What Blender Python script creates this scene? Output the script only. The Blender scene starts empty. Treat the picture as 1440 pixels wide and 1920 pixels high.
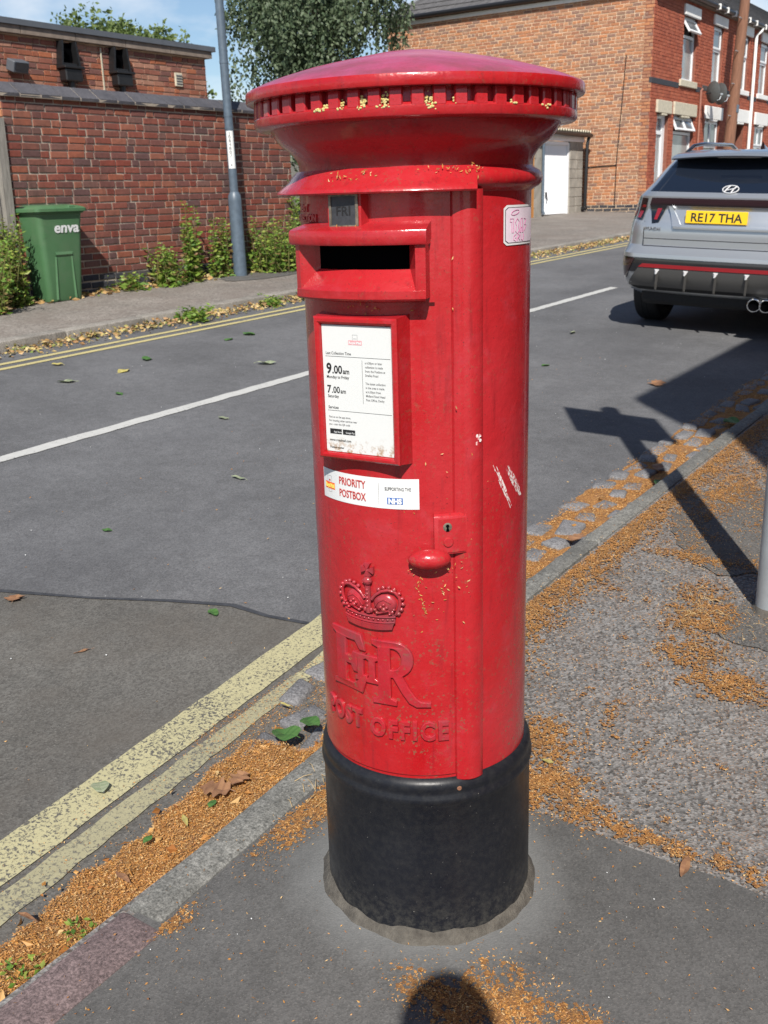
import bpy, bmesh, math, random
import numpy as np
from mathutils import Vector, Matrix

# ------------------------------------------------------------------ scene, camera, light
SC = bpy.context.scene
COL = SC.collection
rnd = random.Random(11)
R = math.radians

# world axes: +Y runs along the road, +X to the right of it, origin at the foot of the pillar box
def gz(x, y, off=0.0):                       # the street falls to the right and climbs gently ahead
    return -0.0449 * x + 0.01767 * y + off
ROAD = -0.09

cam = bpy.data.cameras.new('camera')
cam.sensor_width = 36.0
cam.lens = 1881.0 / 1920.0 * 36.0
cam.clip_start = 0.05
cam.clip_end = 2000.0
cam.dof.use_dof = True
cam.dof.focus_distance = 1.9
cam.dof.aperture_fstop = 14.0
cam_o = bpy.data.objects.new('camera', cam)
COL.objects.link(cam_o)
cam_o.matrix_world = (Matrix.Translation((0.9765, -1.5494, 1.38)) @ Matrix.Rotation(R(34.5), 4, 'Z')
                      @ Matrix.Rotation(R(90 - 17.43), 4, 'X') @ Matrix.Rotation(R(-1.74), 4, 'Z'))
SC.camera = cam_o

SUN_EL = R(44.0)
SUN_XY = Vector((0.525, -0.851)).normalized()    # towards the sun
sun_dir = Vector((SUN_XY.x * math.cos(SUN_EL), SUN_XY.y * math.cos(SUN_EL), math.sin(SUN_EL)))

world = bpy.data.worlds.new('World')
SC.world = world
world.use_nodes = True
wn = world.node_tree
wn.nodes.clear()
w_out = wn.nodes.new('ShaderNodeOutputWorld')
w_bg = wn.nodes.new('ShaderNodeBackground')
w_sky = wn.nodes.new('ShaderNodeTexSky')
w_sky.sky_type = 'NISHITA'
w_sky.sun_disc = False
w_sky.sun_elevation = SUN_EL
w_sky.sun_rotation = math.atan2(SUN_XY.x, SUN_XY.y)
w_sky.air_density = 1.0
w_sky.dust_density = 0.15
w_sky.ozone_density = 3.0
w_tc = wn.nodes.new('ShaderNodeTexCoord')
w_map = wn.nodes.new('ShaderNodeMapping')
w_map.inputs['Scale'].default_value = (1.0, 1.0, 2.2)
w_map.inputs['Location'].default_value = (0.35, 0.1, 0.2)
w_no = wn.nodes.new('ShaderNodeTexNoise')
w_no.inputs['Scale'].default_value = 3.2
w_no.inputs['Detail'].default_value = 6.0
w_no.inputs['Roughness'].default_value = 0.55
w_rp = wn.nodes.new('ShaderNodeValToRGB')
w_rp.color_ramp.elements[0].position = 0.54
w_rp.color_ramp.elements[0].color = (0, 0, 0, 1)
w_rp.color_ramp.elements[1].position = 0.71
w_rp.color_ramp.elements[1].color = (0.92, 0.92, 0.92, 1)
w_mx = wn.nodes.new('ShaderNodeMix')
w_mx.data_type = 'RGBA'
w_mx.inputs[7].default_value = (9.6, 9.8, 10.1, 1)
wn.links.new(w_tc.outputs['Generated'], w_map.inputs['Vector'])
wn.links.new(w_map.outputs['Vector'], w_no.inputs['Vector'])
w_sp = wn.nodes.new('ShaderNodeSeparateXYZ')       # clouds stack up towards the horizon
wn.links.new(w_tc.outputs['Generated'], w_sp.inputs[0])
w_mr = wn.nodes.new('ShaderNodeMapRange')
w_mr.inputs['From Min'].default_value = 0.0
w_mr.inputs['From Max'].default_value = 0.30
w_mr.inputs['To Min'].default_value = 0.13
w_mr.inputs['To Max'].default_value = 0.0
wn.links.new(w_sp.outputs['Z'], w_mr.inputs['Value'])
w_ad = wn.nodes.new('ShaderNodeMath')
wn.links.new(w_no.outputs['Fac'], w_ad.inputs[0])
wn.links.new(w_mr.outputs['Result'], w_ad.inputs[1])
wn.links.new(w_ad.outputs[0], w_rp.inputs['Fac'])
wn.links.new(w_rp.outputs['Color'], w_mx.inputs[0])
wn.links.new(w_sky.outputs['Color'], w_mx.inputs[6])
wn.links.new(w_mx.outputs[2], w_bg.inputs['Color'])
w_bg.inputs['Strength'].default_value = 0.08
wn.links.new(w_bg.outputs['Background'], w_out.inputs['Surface'])

sun = bpy.data.lights.new('sun', 'SUN')
sun.energy = 5.0
sun.angle = R(0.53)
sun.color = (1.0, 0.95, 0.87)
sun_o = bpy.data.objects.new('sun', sun)
COL.objects.link(sun_o)
sun_o.rotation_euler = (-sun_dir).to_track_quat('-Z', 'Y').to_euler()
sun_o.location = sun_dir * 30

SC.view_settings.view_transform = 'Standard'
SC.view_settings.look = 'None'
SC.view_settings.gamma = 1.0
SC.view_settings.use_curve_mapping = False
SC.view_settings.exposure = 0.43

# ------------------------------------------------------------------ helpers
def tag(o, label=None, cat=None, group=None, kind=None):
    if label: o['label'] = label
    if cat: o['category'] = cat
    if group: o['group'] = group
    if kind: o['kind'] = kind
    return o

def empty(name, loc=(0, 0, 0), rot=(0, 0, 0), parent=None):
    o = bpy.data.objects.new(name, None)
    COL.objects.link(o)
    o.location = loc
    o.rotation_euler = rot
    o.empty_display_size = 0.1
    if parent: o.parent = parent
    return o

def link_mesh(name, me, mat=None, parent=None, loc=(0, 0, 0), rot=(0, 0, 0), scale=(1, 1, 1)):
    o = bpy.data.objects.new(name, me)
    COL.objects.link(o)
    o.location = loc
    o.rotation_euler = rot
    o.scale = scale
    if parent: o.parent = parent
    if mat is not None and not me.materials:
        for m in (mat if isinstance(mat, (list, tuple)) else [mat]):
            me.materials.append(m)
    return o

class MB:
    def __init__(s):
        s.v, s.f, s.mi = [], [], []
    def add(s, verts, faces, mi=0):
        b = len(s.v)
        s.v += [tuple(p) for p in verts]
        s.f += [tuple(b + i for i in f) for f in faces]
        s.mi += [mi] * len(faces)
        return s
    def box(s, c, size, rot=None, mi=0, taper=1.0):
        hx, hy, hz = size[0] / 2, size[1] / 2, size[2] / 2
        P = [(-hx, -hy, -hz), (hx, -hy, -hz), (hx, hy, -hz), (-hx, hy, -hz),
             (-hx * taper, -hy * taper, hz), (hx * taper, -hy * taper, hz), (hx * taper, hy * taper, hz), (-hx * taper, hy * taper, hz)]
        if rot is not None: P = [tuple(rot @ Vector(p)) for p in P]
        P = [(p[0] + c[0], p[1] + c[1], p[2] + c[2]) for p in P]
        return s.add(P, [(3, 2, 1, 0), (4, 5, 6, 7), (0, 1, 5, 4), (1, 2, 6, 5), (2, 3, 7, 6), (3, 0, 4, 7)], mi)
    def rbox(s, c, size, bev=0.01, seg=2, rot=None, mi=0):
        bm = bmesh.new()
        bmesh.ops.create_cube(bm, size=1.0)
        for v in bm.verts: v.co = Vector((v.co.x * size[0], v.co.y * size[1], v.co.z * size[2]))
        bmesh.ops.bevel(bm, geom=list(bm.edges), offset=bev, segments=seg, profile=0.5, affect='EDGES')
        bm.verts.index_update()
        P = [v.co.copy() for v in bm.verts]
        if rot is not None: P = [rot @ p for p in P]
        s.add([(p[0] + c[0], p[1] + c[1], p[2] + c[2]) for p in P], [[v.index for v in f.verts] for f in bm.faces], mi)
        bm.free()
        return s
    def tube(s, path, r, n=8, mi=0, caps=True):
        path = [Vector(p) for p in path]
        rr = r if isinstance(r, (list, tuple)) else [r] * len(path)
        P, F = [], []
        up = None
        for i, p in enumerate(path):
            t = (path[min(i + 1, len(path) - 1)] - path[max(i - 1, 0)]).normalized()
            if up is None:
                up = Vector((0, 0, 1)) if abs(t.z) < 0.9 else Vector((1, 0, 0))
            a = t.cross(up)
            if a.length < 1e-5: a = t.cross(Vector((0.3, 0.8, 0.1)))
            a.normalize()
            b = a.cross(t).normalized()
            up = b
            for k in range(n):
                an = 2 * math.pi * k / n
                P.append(p + (a * math.cos(an) + b * math.sin(an)) * rr[i])
        for i in range(len(path) - 1):
            for k in range(n):
                F.append((i * n + k, i * n + (k + 1) % n, (i + 1) * n + (k + 1) % n, (i + 1) * n + k))
        if caps:
            F.append(tuple(range(n)))
            F.append(tuple((len(path) - 1) * n + k for k in reversed(range(n))))
        return s.add(P, F, mi)
    def lathe(s, prof, n=64, c=(0, 0, 0), mi=0, axis='Z', jit=None):
        P, F = [], []
        m = len(prof)
        for k in range(n):
            an = 2 * math.pi * k / n
            for j, (r, z) in enumerate(prof):
                if jit: r, z = jit(an, j, r, z)
                if axis == 'Z': P.append((c[0] + r * math.cos(an), c[1] + r * math.sin(an), c[2] + z))
                elif axis == 'X': P.append((c[0] + z, c[1] + r * math.cos(an), c[2] + r * math.sin(an)))
                else: P.append((c[0] + r * math.sin(an), c[1] + z, c[2] + r * math.cos(an)))
        for k in range(n):
            k2 = (k + 1) % n
            for j in range(m - 1):
                F.append((k * m + j, k2 * m + j, k2 * m + j + 1, k * m + j + 1))
        return s.add(P, F, mi)
    def grid(s, fn, nu, nv, mi=0):
        P = [fn(i / nu, j / nv) for j in range(nv + 1) for i in range(nu + 1)]
        F = [(j * (nu + 1) + i, j * (nu + 1) + i + 1, (j + 1) * (nu + 1) + i + 1, (j + 1) * (nu + 1) + i) for j in range(nv) for i in range(nu)]
        return s.add(P, F, mi)
    def ball(s, c, r, n=8, m=6, mi=0):
        rx, ry, rz = r if isinstance(r, (tuple, list)) else (r, r, r)
        P, F = [], []
        for j in range(m + 1):
            th = math.pi * j / m
            for i in range(n):
                a = 2 * math.pi * i / n
                P.append((c[0] + rx * math.sin(th) * math.cos(a), c[1] + ry * math.sin(th) * math.sin(a), c[2] + rz * math.cos(th)))
        for j in range(m):
            for i in range(n):
                F.append((j * n + i, (j + 1) * n + i, (j + 1) * n + (i + 1) % n, j * n + (i + 1) % n))
        return s.add(P, F, mi)
    def poly(s, pts, mi=0):
        return s.add(pts, [tuple(range(len(pts)))], mi)
    def map(s, fn, start=0):
        for i in range(start, len(s.v)): s.v[i] = tuple(fn(s.v[i]))
        return s
    def mesh(s, name, mats=None, smooth=None):
        me = bpy.data.meshes.new(name)
        me.from_pydata(s.v, [], s.f)
        if mats is not None:
            for m in (mats if isinstance(mats, (list, tuple)) else [mats]): me.materials.append(m)
        if any(s.mi): me.polygons.foreach_set('material_index', s.mi)
        bm = bmesh.new()
        bm.from_mesh(me)
        bmesh.ops.recalc_face_normals(bm, faces=bm.faces)
        bm.to_mesh(me)
        bm.free()
        if smooth:
            me.polygons.foreach_set('use_smooth', [True] * len(me.polygons))
            me.set_sharp_from_angle(angle=R(smooth))
        me.update()
        return me
    def build(s, name, mats=None, parent=None, smooth=None, loc=(0, 0, 0), rot=(0, 0, 0)):
        return link_mesh(name, s.mesh(name, mats, smooth), None, parent, loc, rot)

def np_mesh(name, V, F, mats, parent=None, mi=None, smooth=False):
    """V (n,3), F (m,k): large meshes of alike faces"""
    me = bpy.data.meshes.new(name)
    V = np.asarray(V, np.float32); F = np.asarray(F, np.int32)
    k = F.shape[1]
    me.vertices.add(len(V)); me.vertices.foreach_set('co', V.ravel())
    me.loops.add(F.size); me.loops.foreach_set('vertex_index', F.ravel())
    me.polygons.add(len(F))
    me.polygons.foreach_set('loop_start', np.arange(0, F.size, k, dtype=np.int32))
    if mi is not None: me.polygons.foreach_set('material_index', np.asarray(mi, np.int32))
    for m in (mats if isinstance(mats, (list, tuple)) else [mats]): me.materials.append(m)
    if smooth: pass
    me.polygons.foreach_set('use_smooth', np.full(len(F), bool(smooth)))
    me.update(calc_edges=True)
    me.validate()
    return link_mesh(name, me, None, parent)

def text_geo(body, size=1.0, extrude=0.0, bevel=0.0, align='LEFT', offset=0.0, sx=1.0, shear=0.0, width=None, spacing=1.0):
    cu = bpy.data.curves.new('lettering', 'FONT')
    cu.body = body; cu.size = size; cu.extrude = extrude; cu.bevel_depth = bevel; cu.bevel_resolution = 1
    cu.align_x = align; cu.offset = offset; cu.shear = shear; cu.resolution_u = 3; cu.space_character = spacing
    ob = bpy.data.objects.new('lettering', cu)
    me = bpy.data.meshes.new_from_object(ob)
    V = [tuple(v.co) for v in me.vertices]
    F = [tuple(p.vertices) for p in me.polygons]
    bpy.data.objects.remove(ob); bpy.data.curves.remove(cu); bpy.data.meshes.remove(me)
    if width and V:
        x0 = min(v[0] for v in V); x1 = max(v[0] for v in V)
        sx = width / (x1 - x0)
    return [(v[0] * sx, v[1], v[2]) for v in V], F

def curve_geo(loops, extrude, bevel):
    cu = bpy.data.curves.new('outline', 'CURVE')
    cu.dimensions = '2D'; cu.fill_mode = 'BOTH'; cu.extrude = extrude; cu.bevel_depth = bevel; cu.bevel_resolution = 2
    for L in loops:
        sp = cu.splines.new('POLY'); sp.points.add(len(L) - 1); sp.use_cyclic_u = True
        for p, q in zip(sp.points, L): p.co = (q[0], q[1], 0, 1)
    ob = bpy.data.objects.new('outline', cu)
    me = bpy.data.meshes.new_from_object(ob)
    V = [tuple(v.co) for v in me.vertices]; F = [tuple(p.vertices) for p in me.polygons]
    bpy.data.objects.remove(ob); bpy.data.curves.remove(cu); bpy.data.meshes.remove(me)
    return V, F

# ------------------------------------------------------------------ materials
class NT:
    def __init__(s, name, rough=0.6, spec=0.5):
        s.m = bpy.data.materials.new(name); s.m.use_nodes = True
        s.t = s.m.node_tree
        s.b = s.t.nodes['Principled BSDF']
        s.b.inputs['Roughness'].default_value = rough
        s.b.inputs['Specular IOR Level'].default_value = spec
        s._c = None
    def n(s, typ, **kw):
        nd = s.t.nodes.new(typ)
        for k, v in kw.items(): setattr(nd, k, v)
        return nd
    def l(s, a, b): s.t.links.new(a, b)
    def pos(s):
        if s._c is None: s._c = s.n('ShaderNodeNewGeometry').outputs['Position']
        return s._c
    def obj(s): return s.n('ShaderNodeTexCoord').outputs['Object']
    def noise(s, scale, detail=3, rough=0.5, vec=None, dist=0.0):
        nd = s.n('ShaderNodeTexNoise')
        nd.inputs['Scale'].default_value = scale; nd.inputs['Detail'].default_value = detail
        nd.inputs['Roughness'].default_value = rough; nd.inputs['Distortion'].default_value = dist
        s.l(vec or s.pos(), nd.inputs['Vector'])
        return nd.outputs['Fac']
    def voro(s, scale, out='Color', vec=None, feature='F1'):
        nd = s.n('ShaderNodeTexVoronoi', feature=feature)
        nd.inputs['Scale'].default_value = scale
        s.l(vec or s.pos(), nd.inputs['Vector'])
        return nd.outputs[out]
    def ramp(s, fac, stops, interp='LINEAR'):
        nd = s.n('ShaderNodeValToRGB'); cr = nd.color_ramp; cr.interpolation = interp
        while len(cr.elements) < len(stops): cr.elements.new(0.5)
        for e, (p, c) in zip(cr.elements, stops):
            e.position = p
            e.color = (c, c, c, 1) if isinstance(c, (int, float)) else (*c, 1)
        s.l(fac, nd.inputs['Fac'])
        return nd.outputs['Color']
    def mix(s, fac, a, b, mode='MIX'):
        nd = s.n('ShaderNodeMix', data_type='RGBA', blend_type=mode)
        for sock, val in ((nd.inputs[0], fac), (nd.inputs[6], a), (nd.inputs[7], b)):
            if isinstance(val, (int, float)): sock.default_value = val if sock.type == 'VALUE' else (val, val, val, 1)
            elif isinstance(val, (tuple, list)): sock.default_value = (*val, 1)
            else: s.l(val, sock)
        return nd.outputs[2]
    def math(s, op, a, b=None):
        nd = s.n('ShaderNodeMath', operation=op)
        for i, v in enumerate((a, b)):
            if v is None: continue
            if isinstance(v, (int, float)): nd.inputs[i].default_value = v
            else: s.l(v, nd.inputs[i])
        return nd.outputs[0]
    def rand(s):
        a = s.n('ShaderNodeObjectInfo').outputs['Random']
        b = s.n('ShaderNodeNewGeometry').outputs['Random Per Island']
        return s.math('FRACT', s.math('ADD', a, b))
    def sep(s, vec=None):
        nd = s.n('ShaderNodeSeparateXYZ'); s.l(vec or s.pos(), nd.inputs[0]); return nd.outputs
    def color(s, c):
        if isinstance(c, (tuple, list)): s.b.inputs['Base Color'].default_value = (*c, 1)
        else: s.l(c, s.b.inputs['Base Color'])
        return s
    def rough(s, r):
        if isinstance(r, (int, float)): s.b.inputs['Roughness'].default_value = r
        else: s.l(r, s.b.inputs['Roughness'])
        return s
    def bump(s, h, strength=0.3, dist=0.01):
        nd = s.n('ShaderNodeBump'); nd.inputs['Strength'].default_value = strength; nd.inputs['Distance'].default_value = dist
        s.l(h, nd.inputs['Height']); s.l(nd.outputs['Normal'], s.b.inputs['Normal'])
        return s
    def set(s, **kw):
        for k, v in kw.items(): s.b.inputs[k.replace('_', ' ')].default_value = v
        return s

def plain(name, c, rough=0.6, var=0.25, scale=8, spec=0.5, bump=0.0, bscale=60, **kw):
    t = NT(name, rough, spec)
    d = tuple(x * (1 - var) for x in c); e = tuple(min(1, x * (1 + var)) for x in c)
    t.color(t.ramp(t.noise(scale, 5, 0.6), [(0.3, d), (0.7, e)]))
    if bump: t.bump(t.noise(bscale, 4), bump, 0.004)
    t.set(**kw)
    return t.m

M = {}
# red paint of the pillar box: thick gloss, chalked where rain and sun reach with sky reflection painted into the dome, specked with rust and dirt
def red_paint(name, chalk_sky=0.0, grime=0.0):
    t = NT(name, 0.3, 0.5)
    ob = t.obj()
    z = t.sep(ob)[2]
    n1 = t.noise(9, 5, 0.6, ob)
    n2 = t.noise(2.6, 3, 0.5, ob)
    c = t.mix(t.ramp(n1, [(0.35, 0.0), (0.7, 1.0)]), (0.35, 0.0072, 0.010), (0.375, 0.015, 0.019))
    c = t.mix(t.ramp(n2, [(0.4, 0.0), (0.65, 0.75)]), c, (0.41, 0.026, 0.034))
    mp = t.n('ShaderNodeMapping'); mp.inputs['Scale'].default_value = (1, 1, 0.10); t.l(ob, mp.inputs['Vector'])
    run = t.ramp(t.noise(55, 5, 0.65, mp.outputs['Vector']), [(0.56, 0.0), (0.70, 0.55)])       # dirt runs
    c = t.mix(run, c, (0.20, 0.012, 0.016))
    dull = t.ramp(t.noise(17, 5, 0.7, ob), [(0.55, 0.0), (0.68, 0.22)])                      # sun-faded blotches
    c = t.mix(dull, c, (0.40, 0.060, 0.080))
    if chalk_sky:
        c = t.mix(t.ramp(t.noise(14, 6, 0.7, ob), [(0.3, chalk_sky), (0.75, chalk_sky * 0.45)]), c, (0.43, 0.085, 0.19))  # chalky fading; its magenta also paints in the sky's reflection
        c = t.mix(t.ramp(t.noise(5, 6, 0.7, ob), [(0.47, 0.0), (0.64, 0.75)]), c, (0.17, 0.045, 0.055))
    # rust and dirt specks, thickest low on the right-hand side
    sp = t.ramp(t.noise(130, 3, 0.7, ob), [(0.57, 0.0), (0.64, 1.0)])
    area = t.ramp(t.noise(7, 4, 0.6, ob), [(0.42, 0.0), (0.60, 1.0)])
    low = t.ramp(z, [(0.45, 1.0), (0.85, 0.35)]) if grime else 0.4
    m = t.mix(1.0, t.mix(1.0, sp, area, 'MULTIPLY'), low, 'MULTIPLY')
    c = t.mix(m, c, (0.17, 0.085, 0.05))
    fine = t.ramp(t.noise(300, 2, 0.6, ob), [(0.67, 0.0), (0.72, 0.8)])
    c = t.mix(fine, c, (0.10, 0.02, 0.02))
    t.color(c)
    t.rough(t.ramp(t.noise(20, 4, 0.6, ob), [(0.3, 0.15 + 0.25 * chalk_sky), (0.7, 0.42 + 0.25 * chalk_sky)]))
    t.set(Coat_Weight=0.3, Coat_Roughness=0.10, Specular_IOR_Level=0.35)
    h = t.math('ADD', t.math('MULTIPLY', t.noise(38, 4, 0.55, ob), 1.0), t.math('MULTIPLY', t.noise(220, 3, 0.5, ob), 0.12))
    t.bump(h, 0.28, 0.006)
    return t.m
M['red'] = red_paint('red_paint', 0, 1)
M['red_worn'] = red_paint('rubbed_red_paint', 0.07, 1)
M['red_top'] = red_paint('chalked_sky_tinted_red_paint', 0.8, 0)
M['red_cap'] = red_paint('cap_red_paint', 0.0, 0)

t = NT('black_paint', 0.3, 0.3)
ob = t.obj()
z = t.sep(ob)[2]
dust = t.mix(1.0, t.ramp(t.noise(70, 6, 0.75, ob), [(0.42, 0.0), (0.68, 1.0)]), t.ramp(z, [(0.0, 0.5), (0.10, 0.10)]), 'MULTIPLY')
c = t.mix(dust, t.mix(t.noise(5, 3, 0.5, ob), (0.006, 0.007, 0.010), (0.012, 0.013, 0.018)), (0.10, 0.095, 0.08))
c = t.mix(t.ramp(t.noise(230, 2, 0.6, ob), [(0.755, 0.0), (0.78, 0.8)]), c, (0.32, 0.30, 0.27))
t.color(c); t.rough(t.ramp(t.noise(16, 5, 0.6, ob), [(0.3, 0.28), (0.7, 0.5)]))
t.bump(t.noise(60, 4, 0.6, ob), 0.08, 0.004)
M['black'] = t.m

M['void'] = plain('dark_void', (0.002, 0.002, 0.0025), 1.0, 0.1, spec=0.0)  # near-black colour standing in for the shade inside openings
M['rust'] = plain('rusty_metal', (0.20, 0.09, 0.05), 0.8, 0.4, 200)
M['brass'] = plain('worn_metal', (0.20, 0.17, 0.13), 0.5, 0.45, 150, Metallic=0.5)
M['slate_tab'] = plain('slate_tablet', (0.036, 0.039, 0.044), 0.5, 0.25, 90)
M['ink'] = plain('black_ink', (0.012, 0.012, 0.013), 0.6, 0.1)
M['ink_grey'] = plain('grey_ink', (0.10, 0.10, 0.105), 0.6, 0.1)
M['ink_red'] = plain('red_ink', (0.42, 0.035, 0.03), 0.5, 0.1)
M['ink_pale_red'] = plain('faded_red_ink', (0.62, 0.30, 0.32), 0.5, 0.1)
M['ink_orange'] = plain('orange_red_ink', (0.72, 0.10, 0.03), 0.5, 0.1)
M['ink_yellow'] = plain('yellow_ink', (0.85, 0.62, 0.12), 0.5, 0.1)
M['ink_blue'] = plain('blue_ink', (0.02, 0.10, 0.34), 0.5, 0.1)
M['ink_pink'] = plain('magenta_marker', (0.42, 0.10, 0.24), 0.5, 0.2)
M['vinyl'] = plain('white_vinyl', (0.66, 0.67, 0.67), 0.35, 0.04, 30)
t = NT('notice_card', 0.4, 0.3)
ob = t.obj(); z = t.sep(ob)[2]
st = t.mix(1.0, t.ramp(t.noise(70, 5, 0.7, ob), [(0.5, 0.0), (0.62, 1.0)]), t.ramp(z, [(0.968, 1.0), (1.015, 0.0)]), 'MULTIPLY')
t.color(t.mix(st, (0.60, 0.61, 0.60), (0.32, 0.20, 0.10))); M['card'] = t.m
M['pink_label'] = plain('pinkish_white_label', (0.70, 0.60, 0.68), 0.35, 0.08, 40)
t = NT('lichen', 0.9)
t.color(t.mix(t.noise(160, 3), (0.60, 0.47, 0.08), (0.46, 0.46, 0.30))); M['lichen'] = t.m
t = NT('cement', 0.9)
t.color(t.ramp(t.noise(40, 6, 0.7), [(0.3, (0.050, 0.044, 0.037)), (0.7, (0.125, 0.113, 0.095))])); t.bump(t.noise(120, 5, 0.7), 0.8, 0.006); M['cement'] = t.m
t = NT('scraped_paint', 0.6)
t.color(t.ramp(t.noise(160, 3), [(0.42, (0.5, 0.10, 0.11)), (0.55, (0.72, 0.66, 0.64))])); M['scrape'] = t.m

# asphalt
def asphalt(name, dark, light, agg=150, speck=0.5, warm=None, bump=0.5, extra=None):
    t = NT(name, 0.85, 0.35)
    v = t.voro(agg, 'Color')
    bw = t.n('ShaderNodeRGBToBW'); t.l(v, bw.inputs[0])
    fine = t.ramp(bw.outputs[0], [(0.15, dark), (0.85, light)])
    big = t.ramp(t.noise(1.3, 5, 0.6), [(0.3, 0.80), (0.7, 1.18)])
    c = t.mix(1.0, fine, big, 'MULTIPLY')
    mid = t.ramp(t.noise(14, 4, 0.6), [(0.3, 0.88), (0.7, 1.1)])
    c = t.mix(1.0, c, mid, 'MULTIPLY')
    sp = t.ramp(t.noise(agg * 1.6, 2, 0.5), [(0.67, 0.0), (0.72, speck)])
    c = t.mix(sp, c, (0.34, 0.32, 0.29))
    if warm:
        c = t.mix(t.ramp(t.noise(2.2, 5, 0.65), [(0.45, 0.0), (0.68, 0.55)]), c, warm)
    if extra: c = extra(t, c)
    t.color(c)
    h = t.math('ADD', t.voro(agg, 'Distance'), t.math('MULTIPLY', t.noise(agg * 0.6, 3), 0.7))
    t.bump(h, bump, 0.004)
    return t.m
def stains(t, c):
    mp = t.n('ShaderNodeMapping'); mp.inputs['Scale'].default_value = (1.0, 0.22, 1.0); t.l(t.pos(), mp.inputs['Vector'])
    c = t.mix(t.ramp(t.noise(1.1, 5, 0.6, mp.outputs['Vector']), [(0.50, 0.0), (0.70, 0.35)]), c, (0.055, 0.056, 0.062))    # tyre tracks
    return t.mix(t.ramp(t.noise(2.6, 6, 0.7), [(0.62, 0.0), (0.74, 0.45)]), c, (0.05, 0.048, 0.05))                        # drips of oil
M['road'] = asphalt('road_asphalt', (0.086, 0.087, 0.091), (0.146, 0.147, 0.153), 190, 0.4, None, 0.2, stains)
M['road_old'] = asphalt('old_road_asphalt', (0.074, 0.070, 0.064), (0.132, 0.127, 0.116), 170, 0.5, (0.10, 0.088, 0.075), 0.25)
def halo(t, c):
    # pale cement bloom washed out round the foot of the box
    p = t.sep()
    d = t.math('SQRT', t.math('ADD', t.math('POWER', p[0], 2.0), t.math('POWER', p[1], 2.0)))
    d = t.math('ADD', d, t.math('MULTIPLY', t.noise(9, 4, 0.6), 0.10))
    return t.mix(t.ramp(d, [(0.26, 0.55), (0.37, 0.0)]), c, (0.20, 0.205, 0.205))
M['patch'] = asphalt('smooth_pavement_asphalt', (0.074, 0.073, 0.071), (0.108, 0.106, 0.103), 240, 0.45, None, 0.15, halo)
def husk_fines(t, c):
    # crushed seed husks trodden into the pores
    m = t.mix(1.0, t.ramp(t.noise(170, 3, 0.7), [(0.52, 0.0), (0.60, 0.8)]), t.ramp(t.noise(3.2, 5, 0.65), [(0.42, 0.10), (0.70, 0.65)]), 'MULTIPLY')
    return t.mix(m, c, (0.27, 0.13, 0.05))
M['pave'] = asphalt('coarse_pavement_asphalt', (0.062, 0.060, 0.058), (0.240, 0.234, 0.228), 140, 0.5, None, 0.6, husk_fines)
M['pave_far'] = asphalt('far_pavement_asphalt', (0.13, 0.115, 0.10), (0.26, 0.235, 0.21), 60, 0.4, (0.16, 0.13, 0.11), 0.5)
M['patch_old'] = asphalt('older_smooth_asphalt', (0.065, 0.063, 0.060), (0.15, 0.145, 0.138), 170, 0.4, (0.10, 0.08, 0.06), 0.5)
M['tar'] = plain('tar_seal', (0.045, 0.046, 0.05), 0.55, 0.3, 30)
M['earth'] = plain('earth', (0.12, 0.11, 0.08), 0.95, 0.3, 3)

def worn(name, paint, under, lo, hi, scale=55):
    t = NT(name, 0.75)
    w = t.ramp(t.math('ADD', t.math('MULTIPLY', t.noise(scale, 4, 0.65, dist=0.6), 0.8), t.math('MULTIPLY', t.noise(5, 3, 0.5), 0.2)), [(lo, 0.0), (hi, 1.0)])
    p = t.mix(t.noise(20, 4), tuple(x * 0.8 for x in paint), paint)
    t.color(t.mix(w, p, under)); t.bump(w, 0.25, 0.003)
    return t.m
M['yellow'] = worn('worn_yellow_paint', (0.44, 0.405, 0.235), (0.09, 0.085, 0.075), 0.515, 0.585, 110)
M['yellow_faded'] = worn('faded_yellow_paint', (0.34, 0.315, 0.195), (0.10, 0.095, 0.085), 0.50, 0.61, 110)
M['yellow_far'] = worn('yellow_road_paint', (0.50, 0.43, 0.20), (0.1, 0.09, 0.08), 0.60, 0.68, 20)
M['white_line'] = worn('white_road_paint', (0.50, 0.50, 0.48), (0.12, 0.12, 0.12), 0.58, 0.68, 45)

def stone(name, a, b, scale=60):
    t = NT(name, 0.8)
    c = t.ramp(t.noise(scale, 5, 0.75), [(0.30, a), (0.68, b)])
    c = t.mix(t.ramp(t.noise(7, 4), [(0.4, 0.0), (0.7, 0.5)]), c, tuple(x * 0.6 for x in a))
    c = t.mix(0.25, c, t.mix(t.rand(), a, b))
    c = t.mix(1.0, c, t.ramp(t.noise(170, 2, 0.8), [(0.35, 0.55), (0.65, 1.4)]), 'MULTIPLY')
    t.color(c); t.bump(t.noise(scale * 1.5, 5, 0.7), 0.6, 0.004)
    return t.m
M['granite'] = stone('grey_granite', (0.040, 0.041, 0.037), (0.25, 0.245, 0.225), 48)
M['pink_granite'] = stone('purplish_granite', (0.085, 0.062, 0.062), (0.25, 0.185, 0.18), 48)
M['sett'] = stone('gutter_sett_stone', (0.095, 0.095, 0.10), (0.24, 0.235, 0.24), 70)
M['kerb_far'] = stone('pale_kerb_stone', (0.17, 0.155, 0.135), (0.34, 0.315, 0.28), 25)

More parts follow.
